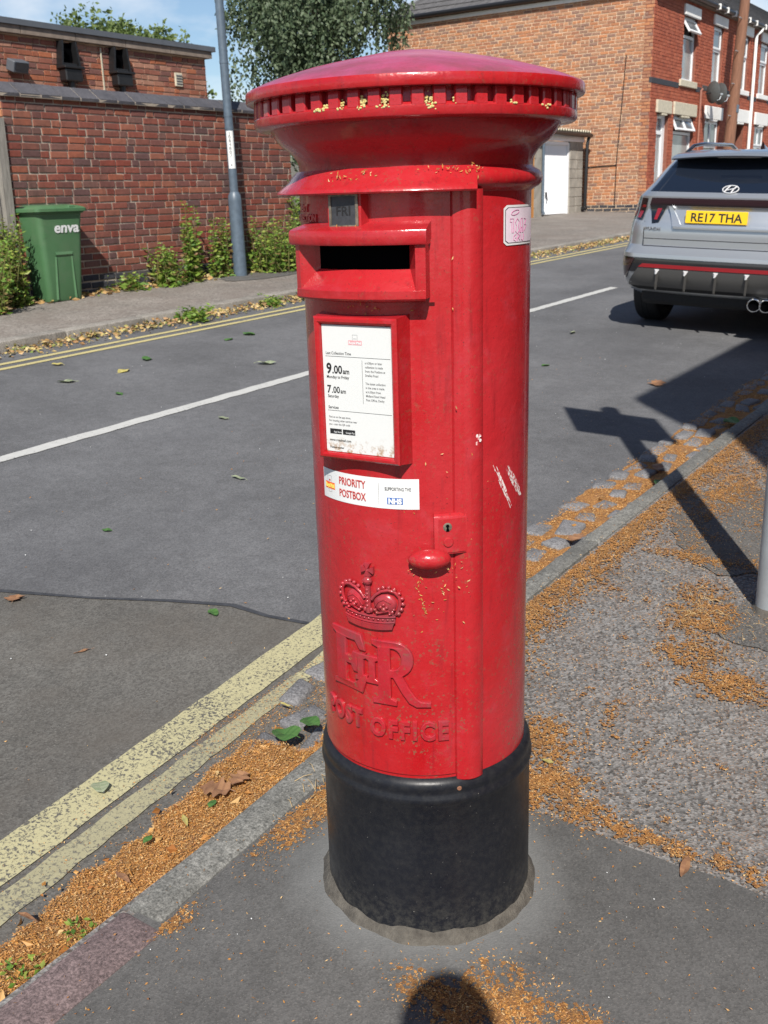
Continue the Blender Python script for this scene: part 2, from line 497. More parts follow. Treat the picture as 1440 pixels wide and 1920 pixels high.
# bricks
def brick(name, cols, stain=0.3, tone=(0.06, 0.045, 0.04), spot=0.0):
    t = NT(name, 0.85, 0.3)
    k = len(cols)
    c = t.ramp(t.rand(), [(i / k, col) for i, col in enumerate(cols)], 'CONSTANT')
    c = t.mix(1.0, c, t.ramp(t.noise(30, 4, 0.7), [(0.25, 0.72), (0.75, 1.22)]), 'MULTIPLY')
    c = t.mix(t.ramp(t.noise(1.7, 6, 0.7), [(0.42, 0.0), (0.72, stain)]), c, tone)
    mp = t.n('ShaderNodeMapping'); mp.inputs['Scale'].default_value = (1, 1, 0.25); t.l(t.pos(), mp.inputs['Vector'])
    c = t.mix(t.ramp(t.noise(3.1, 5, 0.7, mp.outputs['Vector']), [(0.56, 0.0), (0.74, stain * 0.9)]), c, tuple(x * 0.55 for x in tone))
    if spot:
        c = t.mix(t.ramp(t.noise(3.5, 5, 0.75), [(0.60, 0.0), (0.72, spot)]), c, (0.42, 0.36, 0.28))
    t.color(c); t.bump(t.noise(60, 4, 0.7), 0.5, 0.004)
    return t.m
M['brick_wall'] = brick('dark_red_brick', [(0.19, 0.070, 0.052), (0.21, 0.080, 0.058), (0.165, 0.066, 0.055), (0.27, 0.088, 0.052), (0.15, 0.06, 0.05), (0.22, 0.07, 0.05),
                        (0.12, 0.062, 0.058), (0.27, 0.10, 0.065), (0.20, 0.052, 0.036), (0.22, 0.065, 0.045), (0.17, 0.085, 0.07)], 0.45, (0.07, 0.045, 0.04))
M['brick_blue'] = brick('blue_brick', [(0.045, 0.048, 0.058), (0.06, 0.06, 0.07), (0.035, 0.038, 0.05), (0.075, 0.07, 0.07)], 0.2)
M['brick_upper'] = brick('red_brown_brick', [(0.30, 0.10, 0.055), (0.26, 0.095, 0.065), (0.22, 0.09, 0.07), (0.36, 0.12, 0.06), (0.33, 0.15, 0.10), (0.18, 0.08, 0.065), (0.38, 0.19, 0.13)], 0.3)
M['brick_gable'] = brick('orange_brick', [(0.41, 0.175, 0.085), (0.35, 0.170, 0.100), (0.29, 0.165, 0.110), (0.46, 0.200, 0.095), (0.26, 0.150, 0.110), (0.39, 0.200, 0.115), (0.34, 0.15, 0.085), (0.44, 0.22, 0.12)], 0.25, (0.16, 0.11, 0.085), 0.5)
M['brick_front'] = brick('smooth_red_brick', [(0.33, 0.085, 0.045), (0.36, 0.10, 0.055), (0.30, 0.08, 0.045), (0.38, 0.11, 0.06)], 0.25, (0.15, 0.05, 0.04))
M['mortar'] = plain('pale_mortar', (0.42, 0.36, 0.29), 0.95, 0.22, 12, bump=0.4, bscale=90)
M['mortar_buff'] = plain('buff_mortar', (0.62, 0.46, 0.32), 0.95, 0.2, 6)
M['mortar_red'] = plain('dark_pointing', (0.20, 0.075, 0.05), 0.95, 0.2, 10)
M['block'] = plain('concrete_block', (0.30, 0.275, 0.235), 0.95, 0.25, 6, bump=0.5)
M['coping'] = stone('blue_coping_brick', (0.045, 0.045, 0.055), (0.11, 0.105, 0.115), 30)
M['slate'] = stone('roof_slate', (0.075, 0.073, 0.075), (0.13, 0.125, 0.125), 12)
M['fascia'] = plain('grey_fascia', (0.09, 0.10, 0.115), 0.5, 0.1, 5)
M['concrete'] = plain('weathered_concrete', (0.20, 0.16, 0.13), 0.9, 0.25, 9, bump=0.4)
M['upvc'] = plain('white_upvc', (0.78, 0.79, 0.80), 0.35, 0.03, 5)
M['white_paint'] = plain('white_masonry_paint', (0.76, 0.75, 0.72), 0.6, 0.06, 9)
M['cream_stone'] = plain('cream_stone', (0.52, 0.47, 0.36), 0.8, 0.15, 12)
M['black_pvc'] = plain('black_plastic', (0.012, 0.012, 0.013), 0.35, 0.2, 20)
M['copper'] = plain('brown_pipe', (0.30, 0.13, 0.09), 0.6, 0.15, 20)
t = NT('window_glass', 0.04, 0.8); t.color(t.mix(t.noise(0.9, 2), (0.05, 0.065, 0.08), (0.22, 0.24, 0.26))); M['glass'] = t.m
t = NT('curtained_glass', 0.06, 0.7); t.color(t.mix(t.noise(1.6, 3), (0.16, 0.18, 0.19), (0.46, 0.47, 0.46))); M['glass_net'] = t.m
t = NT('garage_white', 0.4); t.color((0.76, 0.77, 0.79)); M['garage_white'] = t.m
t = NT('timber_orange', 0.7); t.color(t.mix(t.noise(8, 4), (0.42, 0.17, 0.04), (0.50, 0.22, 0.05))); M['timber_orange'] = t.m
def wood(name, a, b, sc=(9, 9, 0.8)):
    t = NT(name, 0.85)
    mp = t.n('ShaderNodeMapping'); mp.inputs['Scale'].default_value = sc
    t.l(t.obj(), mp.inputs['Vector'])
    f = t.noise(7, 5, 0.65, mp.outputs['Vector'])
    t.color(t.ramp(f, [(0.3, a), (0.7, b)])); t.bump(f, 0.4, 0.006)
    return t.m
M['grey_wood'] = wood('weathered_timber', (0.14, 0.13, 0.115), (0.30, 0.28, 0.25))
M['pole_wood'] = wood('creosoted_timber', (0.13, 0.06, 0.035), (0.26, 0.125, 0.075), (7, 7, 0.5))
M['galv'] = plain('galvanised_steel', (0.36, 0.39, 0.41), 0.5, 0.12, 14, Metallic=0.35)
M['lamp_grey'] = plain('blue_grey_paint', (0.085, 0.115, 0.15), 0.42, 0.18, 16)
t = NT('green_plastic', 0.42)
c = t.mix(t.noise(5, 4), (0.052, 0.128, 0.056), (0.070, 0.165, 0.074))
c = t.mix(t.ramp(t.noise(9, 6, 0.75, dist=1.5), [(0.60, 0.0), (0.70, 0.7)]), c, (0.028, 0.060, 0.032))     # scuffs
t.color(t.mix(t.ramp(t.noise(3, 5, 0.7), [(0.5, 0.0), (0.75, 0.4)]), c, (0.13, 0.17, 0.11))); t.rough(t.ramp(t.noise(8, 4), [(0.3, 0.35), (0.7, 0.6)])); M['bin_green'] = t.m
M['dish'] = plain('grey_dish_mesh', (0.07, 0.075, 0.075), 0.5, 0.15, 30)
M['rubber'] = plain('tyre_rubber', (0.012, 0.012, 0.013), 0.75, 0.3, 40)
t = NT('silver_car_paint', 0.32); t.color((0.46, 0.48, 0.50)); t.set(Metallic=0.7, Coat_Weight=1.0, Coat_Roughness=0.03); M['car'] = t.m
t = NT('grey_diffuser_paint', 0.4); t.color((0.10, 0.098, 0.095)); t.set(Metallic=0.4, Coat_Weight=0.5, Coat_Roughness=0.15); M['car_trim'] = t.m
M['silver'] = plain('bright_silver', (0.70, 0.71, 0.73), 0.3, 0.03, 5, Metallic=0.2)
t = NT('gloss_black', 0.12); t.color((0.006, 0.006, 0.008)); t.set(Coat_Weight=1.0); M['gloss_black'] = t.m
t = NT('dark_car_glass', 0.03, 0.6); t.color((0.008, 0.012, 0.022)); t.set(Coat_Weight=0.6, Coat_Roughness=0.01); M['car_glass'] = t.m
t = NT('red_lens', 0.12); t.color((0.24, 0.006, 0.010)); t.set(Coat_Weight=1.0); M['lens'] = t.m
t = NT('dark_red_lens', 0.1); t.color((0.022, 0.004, 0.007)); t.set(Coat_Weight=1.0); M['lens_dark'] = t.m
t = NT('chrome', 0.12); t.color((0.72, 0.73, 0.75)); t.set(Metallic=1.0); M['chrome'] = t.m
t = NT('plate_yellow', 0.35); t.color((0.80, 0.50, 0.01)); M['plate'] = t.m

def leafmat(name, cols, trans=0.35):
    t = NT(name, 0.5, 0.4)
    k = len(cols)
    c = t.ramp(t.rand(), [(i / max(1, k - 1), col) for i, col in enumerate(cols)])
    c = t.mix(1.0, c, t.ramp(t.noise(25, 3), [(0.3, 0.8), (0.7, 1.2)]), 'MULTIPLY')
    t.color(c)
    if trans:
        tr = t.n('ShaderNodeBsdfTranslucent'); t.l(c, tr.inputs['Color'])
        mx = t.n('ShaderNodeMixShader'); mx.inputs[0].default_value = trans
        out = t.t.nodes['Material Output']
        t.l(t.b.outputs[0], mx.inputs[1]); t.l(tr.outputs[0], mx.inputs[2]); t.l(mx.outputs[0], out.inputs['Surface'])
    return t.m
M['birch_leaf'] = leafmat('birch_leaf', [(0.046, 0.074, 0.038), (0.075, 0.112, 0.058), (0.11, 0.150, 0.082), (0.16, 0.20, 0.115)])
M['light_leaf'] = leafmat('pale_leaf', [(0.09, 0.14, 0.035), (0.13, 0.18, 0.05), (0.16, 0.21, 0.07)])
M['weed_leaf'] = leafmat('weed_leaf', [(0.09, 0.19, 0.03), (0.15, 0.27, 0.04), (0.22, 0.32, 0.055), (0.34, 0.38, 0.08)])
M['weed_dry'] = leafmat('dry_weed_leaf', [(0.12, 0.12, 0.04), (0.20, 0.15, 0.06), (0.24, 0.12, 0.05), (0.09, 0.12, 0.03)])
M['dark_leaf'] = leafmat('ivy_leaf', [(0.05, 0.085, 0.02), (0.10, 0.13, 0.03), (0.14, 0.07, 0.03)])
M['green_fallen'] = leafmat('green_fallen_leaf', [(0.05, 0.13, 0.03), (0.09, 0.19, 0.05)], 0.15)
M['pale_fallen'] = leafmat('pale_fallen_leaf', [(0.22, 0.27, 0.16), (0.36, 0.38, 0.26)], 0.1)
M['brown_fallen'] = leafmat('brown_fallen_leaf', [(0.22, 0.11, 0.06), (0.30, 0.16, 0.08)], 0.1)
M['yellow_fallen'] = leafmat('yellow_fallen_leaf', [(0.42, 0.36, 0.10), (0.46, 0.40, 0.16)], 0.15)
M['mixed_litter'] = leafmat('mixed_dead_leaves', [(0.40, 0.24, 0.09), (0.48, 0.32, 0.14), (0.34, 0.18, 0.08), (0.52, 0.42, 0.20), (0.46, 0.36, 0.13), (0.14, 0.22, 0.05)], 0.1)
M['husk'] = leafmat('seed_husk', [(0.42, 0.185, 0.045), (0.50, 0.25, 0.065), (0.30, 0.115, 0.032), (0.58, 0.33, 0.11), (0.46, 0.21, 0.055), (0.64, 0.45, 0.21), (0.22, 0.09, 0.035)], 0.15)
t = NT('husk_bed', 0.95)
c = t.ramp(t.noise(130, 5, 0.8), [(0.34, (0.12, 0.05, 0.018)), (0.5, (0.34, 0.15, 0.042)), (0.66, (0.56, 0.31, 0.10))])
c = t.mix(t.ramp(t.noise(9, 5, 0.7), [(0.45, 0.0), (0.68, 0.7)]), c, (0.17, 0.10, 0.055))
t.color(c); t.bump(t.noise(240, 4, 0.7), 1.0, 0.006); M['husk_bed'] = t.m
M['stem'] = plain('plant_stem', (0.13, 0.13, 0.04), 0.7, 0.3, 20)
M['bark'] = plain('bark', (0.14, 0.12, 0.10), 0.9, 0.4, 8, bump=0.6)
M['straw'] = plain('dry_straw', (0.46, 0.33, 0.16), 0.8, 0.3, 30)

# ------------------------------------------------------------------ ground
def sheet(name, x0, x1, y0, y1, off, mat, nx=1, ny=1, jit=0.0, kind='structure', thick=0.0):
    mb = MB()
    def fn(a, b):
        x = x0 + (x1 - x0) * a; y = y0 + (y1 - y0) * b
        if jit:
            if a in (0, 1): x += rnd.uniform(-jit, jit)
            if b in (0, 1): y += rnd.uniform(-jit, jit)
        return (x, y, gz(x, y, off))
    mb.grid(fn, nx, ny)
    o = mb.build(name, mat)
    if kind: o['kind'] = kind
    return o
sheet('ground', -260, 260, -160, 400, -0.30, M['earth'])
def kf(y): return -0.44 - 0.072 * max(0.0, min(1.0, (y + 0.6) / 1.7))      # front edge of the near kerb
XK = -0.44                                      # the pavement runs in under the kerb stones
sheet('road', -6.22, -0.42, -14, 120, ROAD, M['road'], 1, 60)
sheet('pavement_near', XK - 0.02, 8.0, -14, 60, -0.004, M['pave'], 1, 30)
sheet('pavement_far', -16, -6.36, -14, 120, -0.002, M['pave_far'], 1, 40)
# smooth reinstatement in front of the box, with a ragged back edge
mb = MB()
n = 60
front = [(XK + 0.02, -6.0 + 6.3 * i / n) for i in range(n + 1)]
back = [(XK + 3.4 * i / 50, 0.30 + 0.04 * (i / 50) + rnd.uniform(-0.008, 0.008)) for i in range(1, 51)]
pts = front + back + [(XK + 3.4, -6.0)]
mb.poly([(x, y, gz(x, y, 0.001)) for x, y in pts])
pp = mb.build('pavement_patch', M['patch']); pp['kind'] = 'structure'
def blob(name, cx, cy, rx, ry, off, mat, n=40, jit=0.12, kind='structure', rot=0.0):
    mb = MB(); P = []
    for k in range(n):
        a = 2 * math.pi * k / n
        q = 1 + jit * math.sin(3 * a + cx * 7) * 0.6 + rnd.uniform(-jit, jit) * 0.4
        dx, dy = rx * q * math.cos(a), ry * q * math.sin(a)
        x = cx + dx * math.cos(rot) - dy * math.sin(rot); y = cy + dx * math.sin(rot) + dy * math.cos(rot)
        P.append((x, y, gz(x, y, off)))
    mb.poly(P)
    o = mb.build(name, mat)
    if kind: o['kind'] = kind
    return o
blob('pavement_patch', -0.02, 2.55, 0.30, 0.55, 0.0005, M['patch_old'], rot=0.1)
blob('pavement_patch', 0.32, 1.62, 0.17, 0.20, 0.0005, M['patch_old'])
blob('pavement_patch', -7.55, 8.6, 0.30, 1.05, 0.003, M['patch_old'])
# old surface below the tar seam, near left
mb = MB()
seam = [(-6.1, -1.9), (-5.0, -1.2), (-4.0, -0.55), (-3.2, -0.02), (-2.55, 0.36), (-2.1, 0.55), (-1.85, 0.66), (-1.6, 0.80), (-1.38, 0.90), (-1.22, 0.90), (-1.08, 0.93), (-0.86, 0.98)]
pts = seam + [(-0.43, 0.98), (-0.43, -9), (-6.1, -9)]
mb.poly([(x, y, gz(x, y, ROAD + 0.003)) for x, y in pts])
o = mb.build('road_patch', M['road_old']); o['kind'] = 'structure'
mb = MB(); P = []
for i, (x, y) in enumerate(seam):
    w = rnd.uniform(0.004, 0.014)
    P.append(((x, y - w, gz(x, y - w, ROAD + 0.006)), (x, y + w, gz(x, y + w, ROAD + 0.006))))
for a, b in zip(P[:-1], P[1:]): mb.poly([a[0], b[0], b[1], a[1]])
o = mb.build('tar_seam', M['tar']); o['kind'] = 'structure'

def stripe(name, p0, p1, w0, w1, off, mat, n=60, jit=0.006):
    mb = MB(); rows = []
    d = Vector((p1[0] - p0[0], p1[1] - p0[1])).normalized(); nn = Vector((-d.y, d.x))
    for i in range(n + 1):
        t = i / n
        c = Vector(p0).lerp(Vector(p1), t); w = (w0 + (w1 - w0) * t) / 2
        a = c + nn * (w + rnd.uniform(-jit, jit)); b = c - nn * (w + rnd.uniform(-jit, jit))
        rows.append(((a.x, a.y, gz(a.x, a.y, off)), (b.x, b.y, gz(b.x, b.y, off))))
    for r0, r1 in zip(rows[:-1], rows[1:]): mb.poly([r0[1], r1[1], r1[0], r0[0]])
    o = mb.build(name, mat); o['kind'] = 'structure'
    return o
stripe('yellow_line', (-0.66, -3.0), (-1.005, 1.02), 0.13, 0.125, ROAD + 0.007, M['yellow'], 60, 0.003)
stripe('yellow_line', (-1.0, 1.0), (-1.03, 1.5), 0.10, 0.10, ROAD + 0.008, M['yellow_far'], 10)
stripe('yellow_line', (-0.555, -3.0), (-0.845, 0.62), 0.115, 0.06, ROAD + 0.007, M['yellow_faded'], 60, 0.004)
stripe('yellow_line', (-0.845, 0.62), (-0.895, 1.1), 0.05, 0.085, ROAD + 0.007, M['yellow'], 12)
stripe('centre_line', (-3.65, -0.2), (-3.65, 4.75), 0.10, 0.10, ROAD + 0.004, M['white_line'])
stripe('centre_line', (-3.66, 6.6), (-3.66, 10.25), 0.10, 0.10, ROAD + 0.004, M['white_line'])
for k in range(4): stripe('centre_line', (-3.66, 13.2 + 6 * k), (-3.66, 17.2 + 6 * k), 0.10, 0.10, ROAD + 0.004, M['white_line'], 4)
stripe('yellow_line', (-5.67, -4), (-5.67, 60), 0.065, 0.065, ROAD + 0.004, M['yellow_far'], 200, 0.003)
stripe('yellow_line', (-5.83, -4), (-5.83, 60), 0.065, 0.065, ROAD + 0.004, M['yellow_far'], 200, 0.003)

# kerbs: separate stones with open joints
def kerb(name, x0, x1, y0, y1, lens, mats, fx=None, lift=0.0):
    root = empty(name); root['kind'] = 'structure'
    y = y0; k = 0
    cache = {}
    while y < y1:
        L = lens(k, y)
        w = x1 - x0; yaw = 0.0
        cx, cy = (x0 + x1) / 2, y + L / 2
        if fx:
            w = 0.115 if y < -.6 else 0.095 if y < .9 else 0.078
            yaw = -math.atan((fx(y + L) - fx(y)) / L); cx = (fx(y) + fx(y + L)) / 2 + w / 2
        mt = mats(k, y)
        key = (round(L, 2), mt.name, w)
        if key not in cache:
            cache[key] = MB().rbox((0, 0, -0.11), (w, L - 0.009, 0.22), 0.012, 2).mesh('kerb_stone', mt, 40)
        link_mesh('kerb_stone', cache[key], None, root, (cx + rnd.uniform(-.003, .003), cy, gz(cx, cy, lift + rnd.uniform(-.003, .003))), (math.atan(0.01767), math.atan(0.0449), yaw + rnd.uniform(-.003, .003)))
        y += L; k += 1
    return root
kerb('kerb_near', -0.492, -0.40, -5.85, 30, lambda k, y: 0.90 if y < -0.5 else (1.55, 0.92, 1.35, 1.1)[k % 4],
     lambda k, y: M['pink_granite'] if y < -0.6 else M['granite'], kf, lift=0.005)
kerb('kerb_far', -6.36, -6.21, -5.0, 46, lambda k, y: 0.915, lambda k, y: M['kerb_far'], lift=0.004)

# gutter setts
gut = empty('gutter'); gut['kind'] = 'structure'
sets = []
for q in range(5):
    bm = bmesh.new()
    bmesh.ops.create_cube(bm, size=1.0)
    for v in bm.verts:
        v.co = Vector((v.co.x * 0.098, v.co.y * 0.165, v.co.z * 0.07))
        if v.co.z > 0: v.co += Vector((rnd.uniform(-.012, .012), rnd.uniform(-.02, .02), rnd.uniform(-.006, .006)))
    bmesh.ops.bevel(bm, geom=list(bm.edges), offset=0.016, segments=2, profile=0.5, affect='EDGES')
    me = bpy.data.meshes.new('cobble'); bm.to_mesh(me); bm.free()
    me.materials.append(M['sett']); me.polygons.foreach_set('use_smooth', [True] * len(me.polygons))
    sets.append(me)
y = 0.16
row = 0
while y < 13:
    for c, x in enumerate((-0.785, -0.675, -0.565)):
        yy = y + (0.085 if c == 1 else 0) + rnd.uniform(-.012, .012)
        if x < -0.7 and yy < 0.4 or (yy > 1.2 and rnd.random() < (.12, .25, .4)[c]): continue
        xx = x + rnd.uniform(-.02, .02)
        link_mesh('cobble', sets[rnd.randrange(5)], None, gut, (xx, yy, gz(xx, yy, ROAD - 0.0155 + rnd.uniform(-.009, .007))),
                  (math.atan(0.01767) + rnd.uniform(-.04, .04), math.atan(0.0449) + rnd.uniform(-.05, .05), rnd.uniform(-.22, .22)), (rnd.uniform(.72, 1.05), rnd.uniform(.6, 1.08), 1))
    y += 0.185; row += 1

# ------------------------------------------------------------------ masonry
BR = {}
def brick_mesh(L, h, mat, var, d=0.011):
    """one brick face: chamfered front standing proud of the mortar; local x along the wall, -y outwards"""
    key = (round(L, 3), round(h, 3), mat.name, var, d)
    if key not in BR:
        r = random.Random(sum(map(ord, repr(key))))
        c = 0.0045
        j = lambda: r.uniform(-.0022, .0022)
        x0, x1, z0, z1 = -L / 2, L / 2, -h / 2, h / 2
        o = [(x0 + j(), 0.004, z0 + j()), (x1 + j(), 0.004, z0 + j()), (x1 + j(), 0.004, z1 + j()), (x0 + j(), 0.004, z1 + j())]
        m = [(p[0], -d + c, p[2]) for p in o]
        f = [(p[0] + (c if i in (0, 3) else -c), -d + r.uniform(-.002, .001), p[2] + (c if i < 2 else -c)) for i, p in enumerate(o)]
        V = o + m + f
        F = []
        for a, b in ((0, 4), (4, 8)):
            for i in range(4): F.append((a + i, a + (i + 1) % 4, b + (i + 1) % 4, b + i))
        F.append((8, 9, 10, 11))
        me = bpy.data.meshes.new('brick'); me.from_pydata(V, [], F); me.materials.append(mat); me.update()
        BR[key] = me
    return BR[key]

def courses(length, height, ch, bond, start_z=0.0, stretch=0.215, head=0.1025, joint=0.015, seed=1):
    r = random.Random(seed)
    out = []
    k = 0
    z = start_z
    while z + ch * 0.6 < height:
        if bond == 'stretcher': seq = [stretch]
        elif bond == 'garden': seq = [stretch, stretch, head]
        elif bond == 'flemish': seq = [stretch, head]
        else: seq = [stretch] if k % 6 else [head]
        x = -[0.0, 0.113, 0.06, 0.17, 0.03, 0.13][k % 6] if bond != 'stretcher' else -(0.113 if k % 2 else 0.0)
        i = r.randrange(len(seq))
        while x < length:
            L = seq[i % len(seq)]
            a, b = max(x, 0.0), min(x + L, length)
            if b - a > 0.03: out.append((a, b, z + ch / 2, k))
            x += L + joint; i += 1
        z += ch; k += 1
    return out

def wall_core(name, mat, parent, T, length, height, thick, openings, z0=0.0, shift=0.0):
    """solid wall with real openings: cells between opening edges; T maps (x,y,z) local to world, y inwards"""
    xs = sorted(set([0.0, length] + [v for o in openings for v in o[:2] if 0 < v < length]))
    zs = sorted(set([z0, height] + [v for o in openings for v in o[2:4] if z0 < v < height]))
    mb = MB()
    for a, b in zip(xs[:-1], xs[1:]):
        run = None
        for c, d in zip(zs[:-1], zs[1:]):
            cx, cz = (a + b) / 2, (c + d) / 2
            if any(o[0] < cx < o[1] and o[2] < cz < o[3] for o in openings): continue
            mb.box((cx, thick / 2 + shift, cz), (b - a, thick, d - c))
    mb.map(T)
    return mb.build(name, mat, parent)

def brickwork(parent, origin, yaw, length, height, ch, bond, mat, openings=(), limit=300, key=None, seed=1, blue=0, bluemat=None, slope=None, d=0.006, joint=0.015, hside=None, name='brick'):
    """bricks on the plane through ORIGIN; yaw 0 = along +X facing -Y. The LIMIT largest in view are objects, the rest one stuff part."""
    rot = Matrix.Rotation(yaw, 4, 'Z')
    T = Matrix.Translation(origin) @ rot
    r = random.Random(seed)
    items = []
    for a, b, z, k in courses(length, height, ch, bond, 0.0, joint=joint, seed=seed):
        cx = (a + b) / 2
        lo, hi = z - ch / 2, z + ch / 2
        if any(o[0] < b - 0.02 and o[1] > a + 0.02 and o[2] < hi - 0.02 and o[3] > lo + 0.02 for o in openings):
            # cut at the opening
            keep = True
            for o in openings:
                if o[0] < b - 0.02 and o[1] > a + 0.02 and o[2] < hi - 0.02 and o[3] > lo + 0.02:
                    if a < o[0] - 0.03: b = o[0]
                    elif b > o[1] + 0.03: a = o[1]
                    else: keep = False
            if not keep: continue
            cx = (a + b) / 2
        w = T @ Vector((cx, 0, z))
        if slope is not None and w.z < slope(w.x, w.y): continue
        items.append((cx, z, b - a, k, w))
    if key: items.sort(key=lambda q: key(q[4]))
    V, F, MI = [], [], []
    mats = [mat, bluemat or mat]
    for i, (cx, z, L, k, w) in enumerate(items):
        L = round(L / 0.012) * 0.012 if L < 0.2 and abs(L - 0.1025) > 0.004 else L
        mt = mats[1] if k < blue else mat
        me = brick_mesh(max(L, 0.03), ch - joint, mt, r.randrange(4), d)
        jx, jz = r.uniform(-.003, .003), r.uniform(-.003, .003)
        if i < limit:
            ob = bpy.data.objects.new(name, me); COL.objects.link(ob); ob.parent = parent
            ob.matrix_local = T @ Matrix.Translation((cx + jx, r.uniform(-.002, .002), z + jz)) @ Matrix.Rotation(r.uniform(-.012, .012), 4, 'Y')
        else:
            b0 = len(V)
            yj = r.uniform(-.002, .002)
            for v in me.vertices: V.append(tuple(T @ Vector((v.co.x + cx + jx, v.co.y + yj, v.co.z + z + jz))))
            for p in me.polygons: F.append(tuple(b0 + q for q in p.vertices)); MI.append(1 if k < blue else 0)
    if V:
        o = np_mesh('brickwork', V, F, mats, parent, MI); o['kind'] = 'stuff'
    return T
CAMP = Vector((0.9765, -1.5494, 1.38))
FWD = cam_o.matrix_world.to_3x3() @ Vector((0, 0, -1))
def nearest(w): return (w - CAMP).length

# ------------------------------------------------------------------ garden wall across the road
WX = -8.0
WY0, WY1 = 5.12, 9.55
wz0 = 0.36
wall = tag(empty('garden_wall'), 'weathered dark red brick wall with sloping blue coping behind the green wheelie bin', 'wall')
wh = 2.43 - wz0                                    # top of brickwork
MB().box((WX - 0.115, (WY0 + WY1) / 2, wz0 + wh / 2), (0.222, WY1 - WY0, wh)).build('wall_core', M['mortar'], wall)
def inview(w):
    return nearest(w)
brickwork(wall, (WX, WY0, wz0), math.pi / 2, WY1 - WY0, wh, 0.075, 'garden', M['brick_wall'], limit=297, key=nearest, seed=5, blue=4, bluemat=M['brick_blue'], slope=lambda x, y: gz(x, y) - 0.05)
# end of the wall: brighter orange brick paints in its sunlit look
endb = MB()
for k in range(int(wh / 0.075)):
    z = wz0 + 0.075 * k + 0.0375
    endb.rbox((WX - 0.06 - 0.055 * 0, WY0 - 0.004, z), (0.12 if k % 2 else 0.118, 0.02, 0.064), 0.004, 1)
    endb.rbox((WX - 0.175, WY0 - 0.004, z), (0.095, 0.02, 0.064), 0.004, 1)
endb.build('end_brickwork', M['brick_gable'], wall)['kind'] = 'stuff'
# oversailing course and sloped coping bricks
cz = wz0 + wh
n = 18
cl = (WY1 - WY0 + 0.1) / n
prof = [(0.045, 0.0), (0.05, 0.03), (-0.11, 0.145), (-0.27, 0.05), (-0.27, 0.0)]
cop = MB()
for s_ in (-0.5, 0.5):
    cop.add([(px, s_ * (cl - 0.014), pz) for px, pz in prof], [])
cop.f = [(0, 1, 2, 3, 4), (9, 8, 7, 6, 5)] + [(i, 5 + i, 5 + (i + 1) % 5, (i + 1) % 5) for i in range(5)]
cop.mi = [0] * len(cop.f)
cme = cop.mesh('coping_brick', M['coping'])
for k in range(n):
    link_mesh('coping_brick', cme, None, wall, (WX, WY0 - 0.05 + cl * (k + 0.5), cz + 0.002 + rnd.uniform(-.003, .003)), (rnd.uniform(-.01, .01), 0, rnd.uniform(-.012, .012)))
bedm = MB()
for yy in (WY0 - 0.04, WY1 + 0.04): bedm.add([(WX + px * (0.97 if px > 0 else 1), yy, cz + max(pz - 0.006, -0.001)) for px, pz in prof], [])
bedm.f = [(0, 1, 2, 3, 4), (9, 8, 7, 6, 5)] + [(i, 5 + i, 5 + (i + 1) % 5, (i + 1) % 5) for i in range(5)]; bedm.mi = [0] * 7
bedm.build('coping_bed', M['mortar'], wall)

# ------------------------------------------------------------------ flat-roofed building behind the wall
BX = -11.5
by0, by1, bz0, bz1 = 2.5, 11.78, 0.3, 3.64
bld = tag(empty('flat_roofed_building'), 'low red brown brick building with flat grey roof edge behind the garden wall', 'building')
MB().box((BX - 3.0, (by0 + by1) / 2, (bz0 + bz1) / 2), (5.98, by1 - by0 - 0.02, bz1 - bz0)).build('wall_core', M['mortar_buff'], bld)
op = [(8.78 - by0, 9.02 - by0, 2.3, 3.4), (9.74 - by0, 9.98 - by0, 2.3, 3.4)]
brickwork(bld, (BX, by0, bz0), math.pi / 2, by1 - by0, bz1 - bz0, 0.079, 'garden', M['brick_upper'], limit=298, seed=8,
          key=lambda w: (0 if w.z > 2.55 and w.y > 7.7 else 50) + nearest(w))
MB().box((BX - 3, by1 - 0.005, (bz0 + bz1) / 2), (6.0, 0.01, bz1 - bz0)).build('side_wall', M['brick_upper'], bld)
for k in range(10):
    L = (by1 - by0 + 0.1) / 10
    MB().box((0, 0, 0), (0.16, L - 0.012, 0.10)).build('concrete_edge', M['concrete'], bld, None, (BX + 0.0, by0 + L * (k + 0.5), bz1 + 0.0495))
MB().box((BX - 2.9, (by0 + by1) / 2 + 0.05, bz1 + 0.14), (6.02, by1 - by0 + 0.22, 0.075)).build('roof_edge', M['fascia'], bld)
for y in (8.9, 9.86):                               # rainwater outlets with hopper heads
    h = MB()
    h.rbox((BX + 0.09, y, 3.17), (0.16, 0.30, 0.17), 0.015, 1)
    h.rbox((BX + 0.10, y, 3.27), (0.20, 0.36, 0.035), 0.008, 1)
    h.tube([(BX + 0.08, y, 3.1), (BX + 0.08, y, 2.4)], 0.05, 10)
    ho = h.build('hopper_head', M['black_pvc'], bld, 35)
    s = MB()
    for sx in (-1, 1): s.box((BX + 0.06, y + sx * 0.135, 3.45), (0.13, 0.03, 0.34), Matrix.Rotation(0.12 * sx, 3, 'X'))
    s.box((BX + 0.05, y, 3.315), (0.11, 0.24, 0.03))
    s.build('outlet_shoot', M['black_pvc'], ho)
    MB().box((BX + 0.006, y, 3.47), (0.03, 0.22, 0.26)).build('outlet_opening', M['void'], ho)
v = MB()
v.rbox((BX + 0.02, 11.12, 3.27), (0.03, 0.16, 0.20), 0.006, 1)
vo = v.build('air_vent', M['cream_stone'], bld)
for k in range(4): MB().box((BX + 0.038, 11.12, 3.21 + 0.04 * k), (0.012, 0.12, 0.012), Matrix.Rotation(-0.5, 3, 'Y')).build('louvre', M['fascia'], vo)
v = MB()
for k in range(4): v.box((BX + 0.014, 9.2, 3.24 + 0.035 * k), (0.014, 0.2, 0.012), Matrix.Rotation(0.5, 3, 'Y'))
